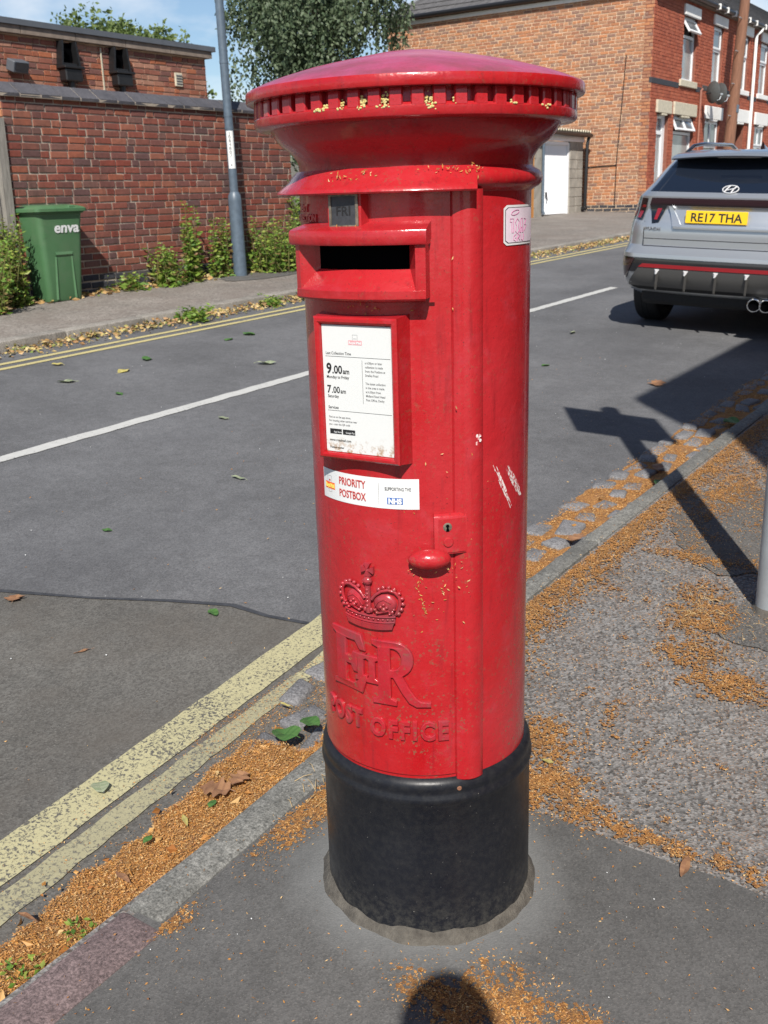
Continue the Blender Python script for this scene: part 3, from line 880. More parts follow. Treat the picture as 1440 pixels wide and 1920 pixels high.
v.box((BX + 0.0085, 9.2, 3.29), (0.004, 0.22, 0.16))
v.build('terracotta_vent', M['copper'], bld)
MB().box((BX + 0.013, 9.56, 3.2), (0.012, 0.02, 0.8)).build('movement_joint', M['cream_stone'], bld)
fl = tag(empty('floodlight', (BX + 0.12, 7.98, 3.22)), 'dark box floodlight on the flat roofed building beside the roof outlets', 'floodlight')
MB().rbox((0.0, 0, 0), (0.16, 0.26, 0.15), 0.012, 1, Matrix.Rotation(0.35, 3, 'Y')).build('housing', M['fascia'], fl)
MB().box((0.085, 0, -0.02), (0.006, 0.2, 0.1), Matrix.Rotation(0.35, 3, 'Y')).build('lens', M['car_glass'], fl)
MB().tube([(-0.11, 0, 0.03), (-0.02, 0, 0.0)], 0.02, 6).build('bracket', M['black_pvc'], fl)

# weathered gate at the left end of the wall
gate = tag(empty('timber_gate'), 'grey weathered timber gate and post at the end of the brick wall', 'gate')
MB().box((-8.02, 5.035, 1.25), (0.11, 0.10, 1.95), Matrix.Rotation(-0.02, 3, 'X')).build('gate_post', M['grey_wood'], gate)
for k in range(14):
    pm = MB().box((0, 0, 0), (0.022, 0.136, 1.65 + rnd.uniform(-.02, .02)))
    pm.build('plank', M['grey_wood'], gate, None, (-8.03 + rnd.uniform(-.004, .004), 4.90 - 0.144 * k, 1.32), (0, 0, rnd.uniform(-.01, .01)))
for z in (0.8, 1.8): MB().box((-8.068, 3.95, z), (0.04, 2.05, 0.09)).build('rail', M['grey_wood'], gate)

# ------------------------------------------------------------------ brick terrace
HX = -8.40
HY = 24.2
EAVE = 6.02
hz0 = 0.70
def facade(house, y0, y1, ops, lint_mat, sill_mat, seed, n_limit, z1=EAVE):
    L = y1 - y0
    oo = [(a - y0, b - y0, c - hz0, d - hz0) for a, b, c, d in ops]
    rot = Matrix.Rotation(math.pi / 2, 4, 'Z'); T = Matrix.Translation((HX, y0, hz0)) @ rot
    wall_core('front_wall', M['mortar_red'], house, lambda p: T @ Vector(p), L, z1 - hz0, 0.22, oo, 0.0, 0.002)
    brickwork(house, (HX, y0, hz0), math.pi / 2, L, z1 - hz0, 0.078, 'flemish', M['brick_front'], openings=oo, limit=n_limit, seed=seed, d=0.008, joint=0.007, key=nearest)

def window(house, y0, y1, z0, z1, transom=None, mull=None, open_top=0.0, low='glass_net', top='glass', x=HX - 0.10):
    fr = MB(); w = 0.06
    cy = (y0 + y1) / 2
    fr.box((x, y0 + w / 2, (z0 + z1) / 2), (0.06, w, z1 - z0)); fr.box((x, y1 - w / 2, (z0 + z1) / 2), (0.06, w, z1 - z0))
    fr.box((x, cy, z0 + w / 2), (0.06, y1 - y0 - 2 * w, w)); fr.box((x, cy, z1 - w / 2), (0.06, y1 - y0 - 2 * w, w))
    if transom: fr.box((x + 0.003, cy, transom), (0.06, y1 - y0 - 2 * w, w * 1.2))
    f = fr.build('window', M['upvc'], house)
    zt = transom or z1
    MB().box((x - 0.01, cy, (z0 + zt) / 2), (0.02, y1 - y0 - 0.10, zt - z0 - 0.10)).build('pane', M[low], f)
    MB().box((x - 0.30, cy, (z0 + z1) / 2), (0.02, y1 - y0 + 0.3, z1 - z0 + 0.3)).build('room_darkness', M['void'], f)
    if transom:
        ms = [y0 + w] + ([mull] if mull else []) + [y1 - w]
        for a, b in zip(ms[:-1], ms[1:]):
            sash = MB(); hh = z1 - w - transom - 0.03
            ww = b - a; s = 0.05
            for q in ((-ww / 2 + s / 2, -hh / 2, s, hh), (ww / 2 - s / 2, -hh / 2, s, hh)): sash.box((0, q[0], q[1]), (0.05, q[2], q[3]))
            for q in (-s / 2, -hh + s / 2): sash.box((0.002, 0, q), (0.05, ww - 2 * s, s))
            sash.box((-0.005, 0, -hh / 2), (0.012, ww - 2 * s, hh - 2 * s), mi=1)
            so = sash.build('sash', [M['upvc'], M[top]], f, None, (x + 0.035, (a + b) / 2, z1 - w), (0, -open_top, 0))
    return f

def lintel(house, y0, y1, z0, z1, mat, notch=False, name='lintel'):
    m = MB().rbox((HX + 0.0, (y0 + y1) / 2, (z0 + z1) / 2), (0.12, y1 - y0, z1 - z0), 0.012, 1)
    if notch: m.rbox((HX + 0.004, (y0 + y1) / 2, z0 - 0.03), (0.11, (y1 - y0) * 0.35, 0.05), 0.01, 1)
    return m.build(name, mat, house)

# end house
h1 = tag(empty('end_terrace_house'), 'end terrace house with orange brick side wall and smooth red brick front', 'house')
D1 = 28.2
GX = -16.1                                       # far end of the side wall
facade(h1, HY, D1, [(24.72, 25.6, 0.7, 3.2), (25.98, 27.62, 1.75, 3.21), (26.42, 27.5, 4.08, 5.62)], None, None, 21, 0)
gl = HX - GX
T1 = Matrix.Translation((GX, HY, hz0))
MB().box(((GX + HX) / 2 - 0.11, HY + 0.115, (hz0 + EAVE) / 2), (gl - 0.22, 0.222, EAVE - hz0)).build('side_wall', M['mortar_buff'], h1)
brickwork(h1, (GX, HY, hz0), 0.0, gl, EAVE - hz0, 0.078, 'header6', M['brick_gable'], limit=298, key=nearest, seed=31, blue=4, bluemat=M['brick_blue'], d=0.005, joint=0.014)
# roof: hip over the side wall
rf = MB()
ov = 0.14
A = (HX + ov, HY - ov, EAVE + 0.06); B = (HX + ov, D1, EAVE + 0.06); C = (GX - 0.1, HY - ov, EAVE + 0.06); Dd = (GX - 0.1, D1, EAVE + 0.06)
rx = (HX + GX) / 2
R1 = (rx, HY + 3.85, EAVE + 2.75); R2 = (rx, D1, EAVE + 2.75)
def slates(a, b, c, d, n, name_parent):
    """overlapping slate courses on the plane a,b (eave) to d,c (ridge)"""
    m = MB()
    a, b, c, d = map(Vector, (a, b, c, d))
    nn = (b - a).cross(d - a).normalized()
    if nn.z < 0: nn = -nn
    for i in range(n):
        t0, t1 = i / n, (i + 1.15) / n
        p0, p1 = a.lerp(d, t0), b.lerp(c, t0)
        q0, q1 = a.lerp(d, min(t1, 1)), b.lerp(c, min(t1, 1))
        k = max(1, int((p1 - p0).length / 0.27))
        for j in range(k):
            s0, s1 = j / k, (j + 0.96) / k
            o = nn * (0.022 + rnd.uniform(0, 0.006))
            m.add([p0.lerp(p1, s0) + o, p0.lerp(p1, s1) + o, q0.lerp(q1, s1), q0.lerp(q1, s0), p0.lerp(p1, s0), p0.lerp(p1, s1)], [(0, 1, 2, 3), (4, 5, 1, 0)])
    m.poly([a - nn * 0.01, b - nn * 0.01, c - nn * 0.01, d - nn * 0.01])
    return m
mm = slates(A, B, R2, R1, 16, h1); ro = mm.build('roof', M['slate'], h1)
slates(C, A, R1, R1, 16, h1).build('slate_slope', M['slate'], ro)
slates(Dd, C, R1, R2, 12, h1).build('slate_slope', M['slate'], ro)
MB().tube([A, R1], 0.05, 6).tube([C, R1], 0.06, 6).build('hip_tiles', M['fascia'], ro)
g = MB(); g.tube([(GX - 0.1, HY - ov - 0.03, EAVE + 0.03), (HX + ov, HY - ov - 0.03, EAVE + 0.03)], 0.065, 8)
g.build('side_gutter', M['black_pvc'], h1)
MB().box(((GX + HX) / 2, HY - 0.03, EAVE - 0.09), (gl, 0.05, 0.10)).build('eave_board', M['white_paint'], h1)
MB().tube([(HX + ov + 0.05, HY - ov, EAVE + 0.03), (HX + ov + 0.05, D1, EAVE + 0.03)], 0.06, 8).build('front_gutter', M['black_pvc'], h1)
MB().box((HX + 0.04, (HY + D1) / 2, EAVE - 0.02), (0.2, D1 - HY, 0.06)).build('soffit', M['concrete'], h1)
lintel(h1, 26.34, 27.62, 5.62, 5.88, M['white_paint']); lintel(h1, 24.6, 25.68, 3.2, 3.5, M['cream_stone'], True); lintel(h1, 25.88, 27.72, 3.21, 3.52, M['cream_stone'], True)
lintel(h1, 26.24, 27.6, 3.92, 4.08, M['cream_stone'], name='sill')
window(h1, 26.42, 27.5, 4.08, 5.62, 5.15, None, 0.55)
window(h1, 25.98, 27.62, 1.75, 3.21, 2.78, 26.8, 0.42)
dm = MB(); x = HX - 0.13
dm.box((x, 24.77, 1.98), (0.07, 0.10, 2.42)); dm.box((x, 25.5, 1.98), (0.07, 0.2, 2.42)); dm.box((x, 25.1, 3.14), (0.07, 0.56, 0.10)); dm.box((x + 0.002, 25.1, 2.75), (0.07, 0.56, 0.09))
do = dm.build('door', M['upvc'], h1)
MB().box((x - 0.02, 25.11, 2.95), (0.02, 0.58, 0.32)).build('pane', M['glass'], do)
MB().box((x - 0.02, 25.11, 1.74), (0.03, 0.58, 1.92)).build('door_leaf', M['glass_net'], do)
for y0, y1 in ((HY - 0.006, 26.22), (27.62, D1)): MB().rbox((HX - 0.02, (y0 + y1) / 2, 3.925), (0.075, y1 - y0, 0.135), 0.006, 1).build('blue_brick_band', M['brick_blue'], h1)
# cable clipped to the side wall
MB().tube([(-9.05, HY - 0.022, 4.55), (-9.12, HY - 0.02, 3.4), (-9.2, HY - 0.02, 2.15), (-9.22, HY - 0.02, 0.95)], 0.011, 5).tube([(-9.2, HY - 0.02, 1.98), (-9.6, HY - 0.022, 1.97), (-10.3, HY - 0.02, 1.95)], 0.012, 5).build('cable', M['black_pvc'], h1)

# second house: white painted lintels
h2 = tag(empty('terrace_house'), 'red brick terrace house with white painted lintels and satellite dishes, next to the end house', 'house')
D2 = 33.0
facade(h2, D1, D2, [(28.62, 30.0, 1.75, 3.22), (28.95, 29.87, 4.12, 5.66), (31.85, 32.58, 4.17, 5.70), (30.75, 31.35, 0.7, 3.2), (31.5, 32.6, 0.7, 3.25)], None, None, 22, 0)
for q in ((28.52, 30.15, 3.22, 3.56), (28.86, 30.1, 5.66, 5.92), (31.15, 33.0, 3.25, 3.62), (31.78, 32.8, 5.70, 5.98)): lintel(h2, *q, M['white_paint'], q[3] < 4)
for q in ((28.8, 30.1, 3.98, 4.12), (31.68, 32.72, 4.03, 4.17)): lintel(h2, *q, M['white_paint'], name='sill')
window(h2, 28.95, 29.87, 4.12, 5.66, 5.05); window(h2, 31.85, 32.58, 4.17, 5.70, 5.08); window(h2, 28.62, 30.0, 1.75, 3.22, 2.5, 29.3)
dm = MB(); x = HX - 0.10
dm.box((x, 30.79, 1.95), (0.07, 0.08, 2.5)); dm.box((x, 31.31, 1.95), (0.07, 0.08, 2.5)); dm.box((x, 31.05, 3.15), (0.07, 0.44, 0.1))
do = dm.build('door', M['upvc'], h2)
MB().box((x - 0.02, 31.05, 1.9), (0.03, 0.46, 2.4)).build('door_leaf', M['upvc'], do)
MB().box((HX - 0.5, 32.05, 1.97), (0.03, 1.1, 2.55)).build('passage_door', M['copper'], h2)
for y0, y1 in ((D1, 28.78), (30.12, 31.66), (32.74, D2)): MB().rbox((HX - 0.02, (y0 + y1) / 2, 4.0), (0.075, y1 - y0, 0.135), 0.006, 1).build('blue_brick_band', M['brick_blue'], h2)
def plain_roof(h, y0, y1):
    a = (HX + ov, y0, EAVE + 0.06); b = (HX + ov, y1, EAVE + 0.06); c = (rx, y1, EAVE + 2.75); d = (rx, y0, EAVE + 2.75)
    r_ = slates(a, b, c, d, 16, h).build('roof', M['slate'], h)
    slates((GX, y0, EAVE + 0.06), (GX, y1, EAVE + 0.06), c, d, 10, h).build('slate_slope', M['slate'], r_)
    MB().tube([(HX + ov + 0.05, y0, EAVE + 0.03), (HX + ov + 0.05, y1, EAVE + 0.03)], 0.06, 8).build('gutter', M['black_pvc'], h)
    MB().box((HX + 0.04, (y0 + y1) / 2, EAVE - 0.02), (0.2, y1 - y0, 0.06)).build('soffit', M['concrete'], h)
    k = int((y1 - y0) / 0.75)
    bk = MB()
    for i in range(k): bk.rbox((HX + ov + 0.06, y0 + 0.4 + i * 0.75, EAVE + 0.02), (0.14, 0.05, 0.15), 0.01, 1)
    bk.build('gutter_brackets', M['white_paint'], h)
    MB().box((GX + 3, (y0 + y1) / 2, (hz0 + EAVE) / 2), (0.2, y1 - y0, EAVE - hz0)).build('rear_wall', M['brick_front'], h)
plain_roof(h2, D1, D2)
dp = MB(); dp.tube([(HX + 0.19, 33.2, 6.0), (HX + 0.19, 33.15, 5.92), (HX + 0.08, 33.0, 5.78), (HX + 0.08, 33.0, 0.9)], 0.05, 10)
dp.build('downpipe', M['white_paint'], h2, 40)
for z in (2.7, 4.2, 5.4): pass
# third and fourth houses
for i, (y0, y1) in enumerate(((33.0, 37.8), (37.8, 43.0), (43.0, 48.5))):
    h3 = tag(empty('terrace_house'), ('red brick terrace house beyond the white downpipe', 'red brick terrace house third along from the end house', 'farthest red brick terrace house in the row')[i], 'house')
    facade(h3, y0, y1, [(y0 + 0.85, y0 + 2.1, 1.8, 3.25), (y0 + 0.9, y0 + 1.9, 4.17, 5.70), (y0 + 3.2, y0 + 4.1, 0.7, 3.25), (y0 + 3.2, y0 + 4.1, 4.17, 5.7)], None, None, 24 + i, 0)
    for q in ((y0 + 0.7, y0 + 2.25, 3.25, 3.62), (y0 + 0.8, y0 + 2.0, 5.70, 5.98), (y0 + 3.1, y0 + 4.2, 3.25, 3.62), (y0 + 3.1, y0 + 4.2, 5.7, 5.98)): lintel(h3, *q, M['white_paint'], q[3] < 4)
    for q in ((y0 + 0.75, y0 + 2.05, 4.03, 4.17), (y0 + 3.1, y0 + 4.2, 4.03, 4.17)): lintel(h3, *q, M['white_paint'], name='sill')
    window(h3, y0 + 0.9, y0 + 1.9, 4.17, 5.70, 5.1); window(h3, y0 + 0.85, y0 + 2.1, 1.8, 3.25, 2.6, y0 + 1.48); window(h3, y0 + 3.2, y0 + 4.1, 4.17, 5.7, 5.1)
    MB().box((HX - 0.12, y0 + 3.65, 1.97), (0.05, 0.9, 2.55)).build('door', M['upvc'], h3)
    for a, b in ((y0, y0 + 0.73), (y0 + 2.07, y0 + 3.08), (y0 + 4.22, y1)): MB().rbox((HX - 0.02, (a + b) / 2, 4.0), (0.075, b - a, 0.135), 0.006, 1).build('blue_brick_band', M['brick_blue'], h3)
    plain_roof(h3, y0, y1)
    if i == 0:
        ch = MB().box((rx + 1.5, y0 + 0.4, EAVE + 2.6), (0.8, 0.9, 2.6)).build('chimney', M['brick_front'], h3)
        for k in range(3): MB().lathe([(0.0, 0), (0.11, 0), (0.09, 0.5), (0.0, 0.5)], 10, (rx + 1.3 + 0.22 * k, y0 + 0.4, EAVE + 3.9)).build('chimney_pot', M['brick_gable'], ch)

# garage against the side wall
gr = tag(empty('garage'), 'small block garage with white ribbed door against the orange brick side wall', 'garage')
QX = -9.92
zf = gz(QX, 22) - 0.04
mb = MB()
MB().box((QX - 1.8, 21.3 - 0.16, (zf + 2.6) / 2), (3.6, 0.30, 2.6 - zf)).build('end_wall', M['block'], gr)
for (y0, y1, nb) in ((20.93, 21.36, 1), (22.93, 23.72, 2)):
    for k in range(8):
        h = 0.222
        for j in range(nb):
            L = (y1 - y0) / nb
            z = zf + h * (k + 0.5)
            if z > 2.5: continue
            MB().rbox((0, 0, 0), (0.20, L - 0.010, h - 0.010), 0.006, 1).build('concrete_block', M['block'], gr, None, (QX - 0.1 + rnd.uniform(-.003, .003), y0 + L * (j + 0.5), z))
    MB().box((QX - 0.11, (y0 + y1) / 2, (zf + 2.5) / 2), (0.17, y1 - y0, 2.5 - zf)).build('block_bed', M['mortar'], gr)
dr = MB()
dr.box((QX - 0.06, 21.39, 1.65), (0.07, 0.06, 1.74)); dr.box((QX - 0.06, 22.90, 1.65), (0.07, 0.06, 1.74)); dr.box((QX - 0.06, 22.145, 2.50), (0.07, 1.45, 0.08))
df = dr.build('door', M['garage_white'], gr)
pn = MB(); nrib = 26; w = 1.45
zz0, zz1 = gz(QX, 22) + 0.02, 2.46
P = []
for i in range(nrib * 4 + 1):
    yy = 21.42 + w * i / (nrib * 4); q = i % 4
    P.append((QX - 0.075 + (0.012 if q in (1, 2) else 0.0), yy))
for a, b in zip(P[:-1], P[1:]): pn.poly([(a[0], a[1], zz0), (b[0], b[1], zz0), (b[0], b[1], zz1), (a[0], a[1], zz1)])
pn.build('ribbed_panel', M['garage_white'], df)
MB().rbox((QX - 0.05, 21.68, 1.32), (0.05, 0.035, 0.11), 0.008, 1).tube([(QX - 0.03, 21.68, 1.28), (QX - 0.02, 21.70, 1.18)], 0.012, 6).build('handle', M['black_pvc'], df)
MB().box((QX - 0.0, 22.35, 2.62), (0.05, 2.75, 0.14)).build('fascia', M['upvc'], gr)
rfm = MB()
def wav(a, b):
    y = 20.9 + 2.95 * a; x = QX + 0.16 - 3.8 * b
    return (x, y, 2.80 + 0.028 * math.sin(2 * math.pi * y / 0.146) - 0.05 * b)
rfm.grid(wav, 160, 2); rfm.grid(lambda a, b: (lambda q: (q[0], q[1], q[2] - 0.014))(wav(a, b)), 160, 2)
rfm.build('corrugated_roof', M['cream_stone'], gr, 50)
MB().tube([(QX + 0.14, 20.9, 2.71), (QX + 0.14, 23.88, 2.71)], 0.055, 8).build('gutter', M['black_pvc'], gr)
MB().tube([(QX + 0.12, 23.80, 2.7), (QX + 0.10, 23.74, 2.5), (QX + 0.08, 23.74, 0.9)], 0.045, 8).rbox((QX + 0.07, 23.72, 0.95), (0.12, 0.14, 0.08), 0.01, 1).build('downpipe', M['black_pvc'], gr, 40)
MB().tube([(QX + 0.05, 21.30, 2.55), (QX + 0.05, 21.30, 0.95), (QX + 0.09, 21.30, 0.87)], 0.035, 8).build('downpipe', M['lamp_grey'], gr, 40)
MB().box((QX - 0.03, 20.80, 1.62), (0.10, 0.16, 1.9)).build('timber_edge', M['timber_orange'], gr)
MB().box((QX - 2.4, 19.2, 1.4), (0.06, 3.2, 1.7)).build('back_screen', M['block'], gr)

# ------------------------------------------------------------------ the pillar box
box = tag(empty('pillar_box', (0, 0, 0), (0, 0, R(4.0))), 'red cast iron pillar post box with black base standing at the kerb', 'post box')
RB = 0.199                                       # radius of the body
RD = 0.2025                                      # radius of the door face
def cyl(phi, rad, z):
    a = R(phi)
    return (rad * math.sin(a), -rad * math.cos(a), z)
def wrap(p, r0=RD, cx=0.0, cz=0.0):              # flat (x, z, outwards) -> on the cylinder
    return cyl(math.degrees((p[0] + cx) / r0), r0 + p[2], p[1] + cz)
def band(mb, prof, p0, p1, n, e=0.0, mi=0):
    """sweep a closed (radius, z) profile round the axis from angle p0 to p1; ends splay by e degrees towards the body"""
    rmax = max(r for r, z in prof); rmin = min(r for r, z in prof)
    m = len(prof); P = []
    for i in range(n + 1):
        t = i / n
        for r, z in prof:
            k = e * (rmax - r) / (rmax - rmin) if e else 0.0
            P.append(cyl((p0 - k) + (p1 - p0 + 2 * k) * t, r, z))
    F = [(i * m + j, i * m + (j + 1) % m, (i + 1) * m + (j + 1) % m, (i + 1) * m + j) for i in range(n) for j in range(m)]
    F += [tuple(range(m)), tuple(n * m + j for j in reversed(range(m)))]
    return mb.add(P, F, mi)
def letters(items, mat, name, parent, depth=0.0008, r0=RD, extrude=0.0004, bevel=0.0, smooth=None):
    """items: (text, x, z, size, align, weight, width)"""
    mb = MB()
    for it in items:
        body, x, z, size, al, wt, wd = (list(it) + [None] * 7)[:7]
        V, F = text_geo(body, size, extrude, bevel, al or 'LEFT', wt or 0.0, 1.0, 0.0, wd, 1.25 if bevel > .001 else 1.0)
        mb.add([wrap((v[0], v[1], v[2] + depth), r0, x, z) for v in V], F)
    return mb.build(name, mat, parent, smooth)

# base and cement collar
MB().lathe([(0.0, -0.10), (0.2095, -0.10), (0.2118, 0.0), (0.2112, 0.20), (0.2105, 0.292), (0.2135, 0.297), (0.2150, 0.303), (0.2142, 0.309), (0.2110, 0.314), (0.2105, 0.320), (0.2116, 0.326), (0.2112, 0.333), (0.2075, 0.341), (0.199, 0.346)], 128).build('base', M['black'], box, 50)
cr = random.Random(4)
cj = [cr.uniform(-1, 1) for _ in range(97)]
def collar_j(an, j, r, z):
    k = int(an / (2 * math.pi) * 96); q = cj[k] * 0.35 + 0.65 * math.sin(an * 5 + 1.0) * 0.5 + 0.35 * math.sin(an * 13)
    gx, gy = 0.24 * math.cos(an + R(4)), 0.24 * math.sin(an + R(4))
    base = gz(gx, gy)
    if j == 0: return r, 0.024 + 0.007 * q + base
    if j == 1: return r + 0.002 * q, 0.021 + 0.007 * q + base
    if j == 2: return r + 0.004 * q, 0.009 + base
    return r + 0.006 * q, base - 0.006
MB().lathe([(0.2085, 0.0), (0.2145, 0.0), (0.222, 0.0), (0.231, 0.0)], 96, jit=collar_j).build('cement_collar', M['cement'], box, 60)
MB().lathe([(0, 0.004), (0.0035, 0.004), (0.0052, 0.0015), (0.0055, -0.003)], 14, (0, 0, 0), axis='Y').map(lambda p: (p[0], -p[1], p[2])).map(lambda p: cyl(44.7 + math.degrees(p[0] / 0.2), 0.209 - p[1], 0.327 + p[2])).build('bolt', M['rust'], box, 40)

# body with its moulded ring
MB().lathe([(RB, 0.335), (RB, 0.60), (RB, 0.9), (0.1985, 1.20), (0.1985, 1.384), (0.2020, 1.387), (0.2100, 1.391), (0.2158, 1.397), (0.2175, 1.404), (0.2162, 1.411), (0.2110, 1.417), (0.2035, 1.421), (0.2005, 1.424),
            (0.2005, 1.432), (0.2030, 1.440), (0.2095, 1.450), (0.2180, 1.4580), (0.2270, 1.4640), (0.2285, 1.4655), (0.2340, 1.471), (0.2405, 1.479), (0.2455, 1.487), (0.2460, 1.4905)], 160).build('body', M['red'], box, 40)

# cap with a row of dentils
cap = MB().lathe([(0.2455, 1.4890), (0.2520, 1.4890), (0.2665, 1.4905), (0.2705, 1.4925), (0.2722, 1.4965), (0.2722, 1.5050), (0.2705, 1.5075), (0.2640, 1.5080), (0.2600, 1.512), (0.2580, 1.5310), (0.2700, 1.5310), (0.2800, 1.5310), (0.2828, 1.5318),
                  (0.2840, 1.5345), (0.2838, 1.5455), (0.2825, 1.5482)], 192).build('cap', M['red_cap'], box, 32)
MB().lathe([(0.2825, 1.5482), (0.2790, 1.5502), (0.2580, 1.5588), (0.2335, 1.5672), (0.1900, 1.5795), (0.1575, 1.5868), (0.1150, 1.5955), (0.0675, 1.6050), (0.0300, 1.6098), (0.0001, 1.6112)], 128).build('dome', M['red_top'], cap, 60)
dn = MB()
w = 2.15
pts = [(0.2575, 1.5065), (0.2718, 1.5065), (0.2714, 1.5255), (0.2704, 1.5306), (0.2575, 1.5308)]
P = []
for s_, k in ((-1, 1.0), (-0.82, 0.0), (0.82, 0.0), (1, 1.0)):
    for r, z in pts: P.append(cyl(s_ * w, r - (0.0028 * k if r > 0.265 else 0), z))
F = [(i * 5 + j, i * 5 + (j + 1) % 5, (i + 1) * 5 + (j + 1) % 5, (i + 1) * 5 + j) for i in range(3) for j in range(5)] + [(0, 1, 2, 3, 4), (19, 18, 17, 16, 15)]
dme = dn.add(P, F).mesh('dentil', M['red_cap'])
for k in range(53):
    link_mesh('dentil', dme, None, cap, (0, 0, 0), (0, 0, R(k * 360 / 53 + 15.6 - 6.79 * 3)))

# door: curved slab with half-round mouldings down both edges
def door_r(p):
    a = abs(p) if p > 0 else min(abs(p), 43.0)
    if p < -58.4: return 0.1975
    k = [(0, RD), (43.2, RD), (43.7, RD - 0.0012), (44.2, 0.2045), (45.5, 0.2075), (47.5, 0.2112), (50.0, 0.2140), (52.5, 0.2145), (55.0, 0.2132), (57.6, 0.2105), (58.3, 0.2085), (58.6, 0.1975)]
    for (a0, r0), (a1, r1) in zip(k[:-1], k[1:]):
        if a <= a1: return r0 + (r1 - r0) * (a - a0) / (a1 - a0)
    return 0.1975
phis = [-58.6, -58.3, -57.6, -55, -52.5, -50, -47.5, -45.5, -44.2, -43.7, -43.2] + [-40 + 2 * i for i in range(41)] + [43.2, 43.7, 44.2, 45.5, 47.5, 50, 52.5, 55, 57.6, 58.3, 58.6]
zs = [0.0, 0.0008, 0.003, 0.1, 0.4, 0.7, 1.0]
dmb = MB(); P = []
for j, zz in enumerate(zs):
    for p in phis:
        z0 = 0.352 if p < 44 else 0.341
        z = z0 + zz * (1.388 - z0)
        r = door_r(p)
        P.append(cyl(p, 0.1965 if j == 0 else (r - 0.0015 if j == 1 and r > 0.2 else r), z))
n = len(phis)
dmb.add(P, [(j * n + i, j * n + i + 1, (j + 1) * n + i + 1, (j + 1) * n + i) for j in range(len(zs) - 1) for i in range(n - 1)])
door = dmb.build('door', M['red'], box, 28)

# weather hood over the door
hm = MB()
band(hm, [(0.198, 1.4235), (0.206, 1.4235), (0.2155, 1.4145), (0.2200, 1.4075), (0.2320, 1.3975), (0.2400, 1.3915), (0.2412, 1.3880), (0.2395, 1.3855), (0.2360, 1.3860), (0.2180, 1.3900), (0.198, 1.3900)], -55, 51, 60, 5)
hm.build('weather_hood', M['red'], box, 35)

# raised words beside the tablet
letters([('NEXT', -0.142, 1.3605, 0.016, 'CENTER', 0.0004, 0.045), ('COLLECTION', -0.139, 1.3445, 0.016, 'CENTER', 0.0004, 0.098)], M['red'], 'collection_lettering', box, 0.0, RD, 0.002, 0.0006, 40)

# day tablet
tb = MB()
band(tb, [(0.198, 1.3880), (0.2225, 1.3880), (0.2225, 1.3340), (0.198, 1.3300)], -11.0, 5.4, 8, 1.2)
tab = tb.build('day_tablet_holder', M['red'], box, 35)
fr = MB()
for a, b, z0, z1 in ((-9.9, -8.7, 1.3365, 1.3855), (3.1, 4.3, 1.3365, 1.3855), (-8.7, 3.1, 1.3365, 1.3395), (-8.7, 3.1, 1.3830, 1.3855)):
    band(fr, [(0.2200, z0), (0.2252, z0), (0.2252, z1), (0.2200, z1)], a, b, 4)
fr.build('tablet_frame', M['brass'], tab)
tbm = MB(); band(tbm, [(0.2200, 1.3395), (0.2238, 1.3395), (0.2238, 1.3830), (0.2200, 1.3830)], -8.7, 3.1, 6)
tbm.build('day_tablet', M['slate_tab'], tab)
letters([('FRI', -0.0105, 1.3545, 0.0195, 'CENTER', 0.0002, 0.0265)], M['ink'], 'day_lettering', tab, 0.0, 0.2242, 0.0003)

# letter aperture
ap = MB()
band(ap, [(0.199, 1.2180), (0.2095, 1.2180), (0.2095, 1.3150), (0.199, 1.3150)], 31.0, 35.4, 4)
band(ap, [(0.199, 1.2180), (0.2095, 1.2180), (0.2095, 1.3150), (0.199, 1.3150)], -35.4, -31.0, 4)
band(ap, [(0.199, 1.2260), (0.2340, 1.2260), (0.2385, 1.2270), (0.2385, 1.3100), (0.199, 1.3100)], 27.4, 31.2, 5, 3.2)
band(ap, [(0.199, 1.2260), (0.2340, 1.2260), (0.2385, 1.2270), (0.2385, 1.3100), (0.199, 1.3100)], -29.0, -25.8, 5, 3.2)
band(ap, [(0.199, 1.2180), (0.2140, 1.2190), (0.2370, 1.2235), (0.2395, 1.2265), (0.2395, 1.2385), (0.2365, 1.2415), (0.2080, 1.2700), (0.199, 1.2700)], -28.9, 31.1, 30)
aper = ap.build('letter_aperture', M['red'], box, 32)
ah = MB()
band(ah, [(0.199, 1.3440), (0.2060, 1.3425), (0.2400, 1.3335), (0.2450, 1.3310), (0.2465, 1.3275), (0.2462, 1.3125), (0.2440, 1.3090), (0.199, 1.3085)], -30.4, 31.4, 30, 3.5)
ah.build('aperture_hood', M['red'], aper, 32)
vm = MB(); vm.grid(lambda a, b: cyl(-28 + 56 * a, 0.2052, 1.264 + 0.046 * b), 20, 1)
vm.build('slot', M['void'], aper)  # black sheet paints the shaded interior; the door behind has no hole

# collection notice in its bevelled frame
nf = MB()
yb, yf = -0.150, -0.2155
bx, fx, b0, b1, f0, f1 = 0.0875, 0.0790, 0.948, 1.205, 0.9565, 1.1960
P = [(-bx, yb, b0), (bx, yb, b0), (bx, yb, b1), (-bx, yb, b1), (-fx, yf, f0), (fx, yf, f0), (fx, yf, f1), (-fx, yf, f1)]
nf.add(P, [(0, 1, 5, 4), (1, 2, 6, 5), (2, 3, 7, 6), (3, 0, 4, 7), (4, 5, 6, 7)])
ix, i0, i1 = 0.0665, 0.9675, 1.1825
prof = [(0.0, 0.0), (0.0, -0.0055), (0.25, -0.0082), (0.6, -0.0085), (0.85, -0.006), (1.0, 0.0)]
ring = []
for t, d in prof:
    x = fx + (ix - fx) * t; z0 = f0 + (i0 - f0) * t; z1 = f1 + (i1 - f1) * t
    ring += [(-x, yf + d, z0), (x, yf + d, z0), (x, yf + d, z1), (-x, yf + d, z1)]
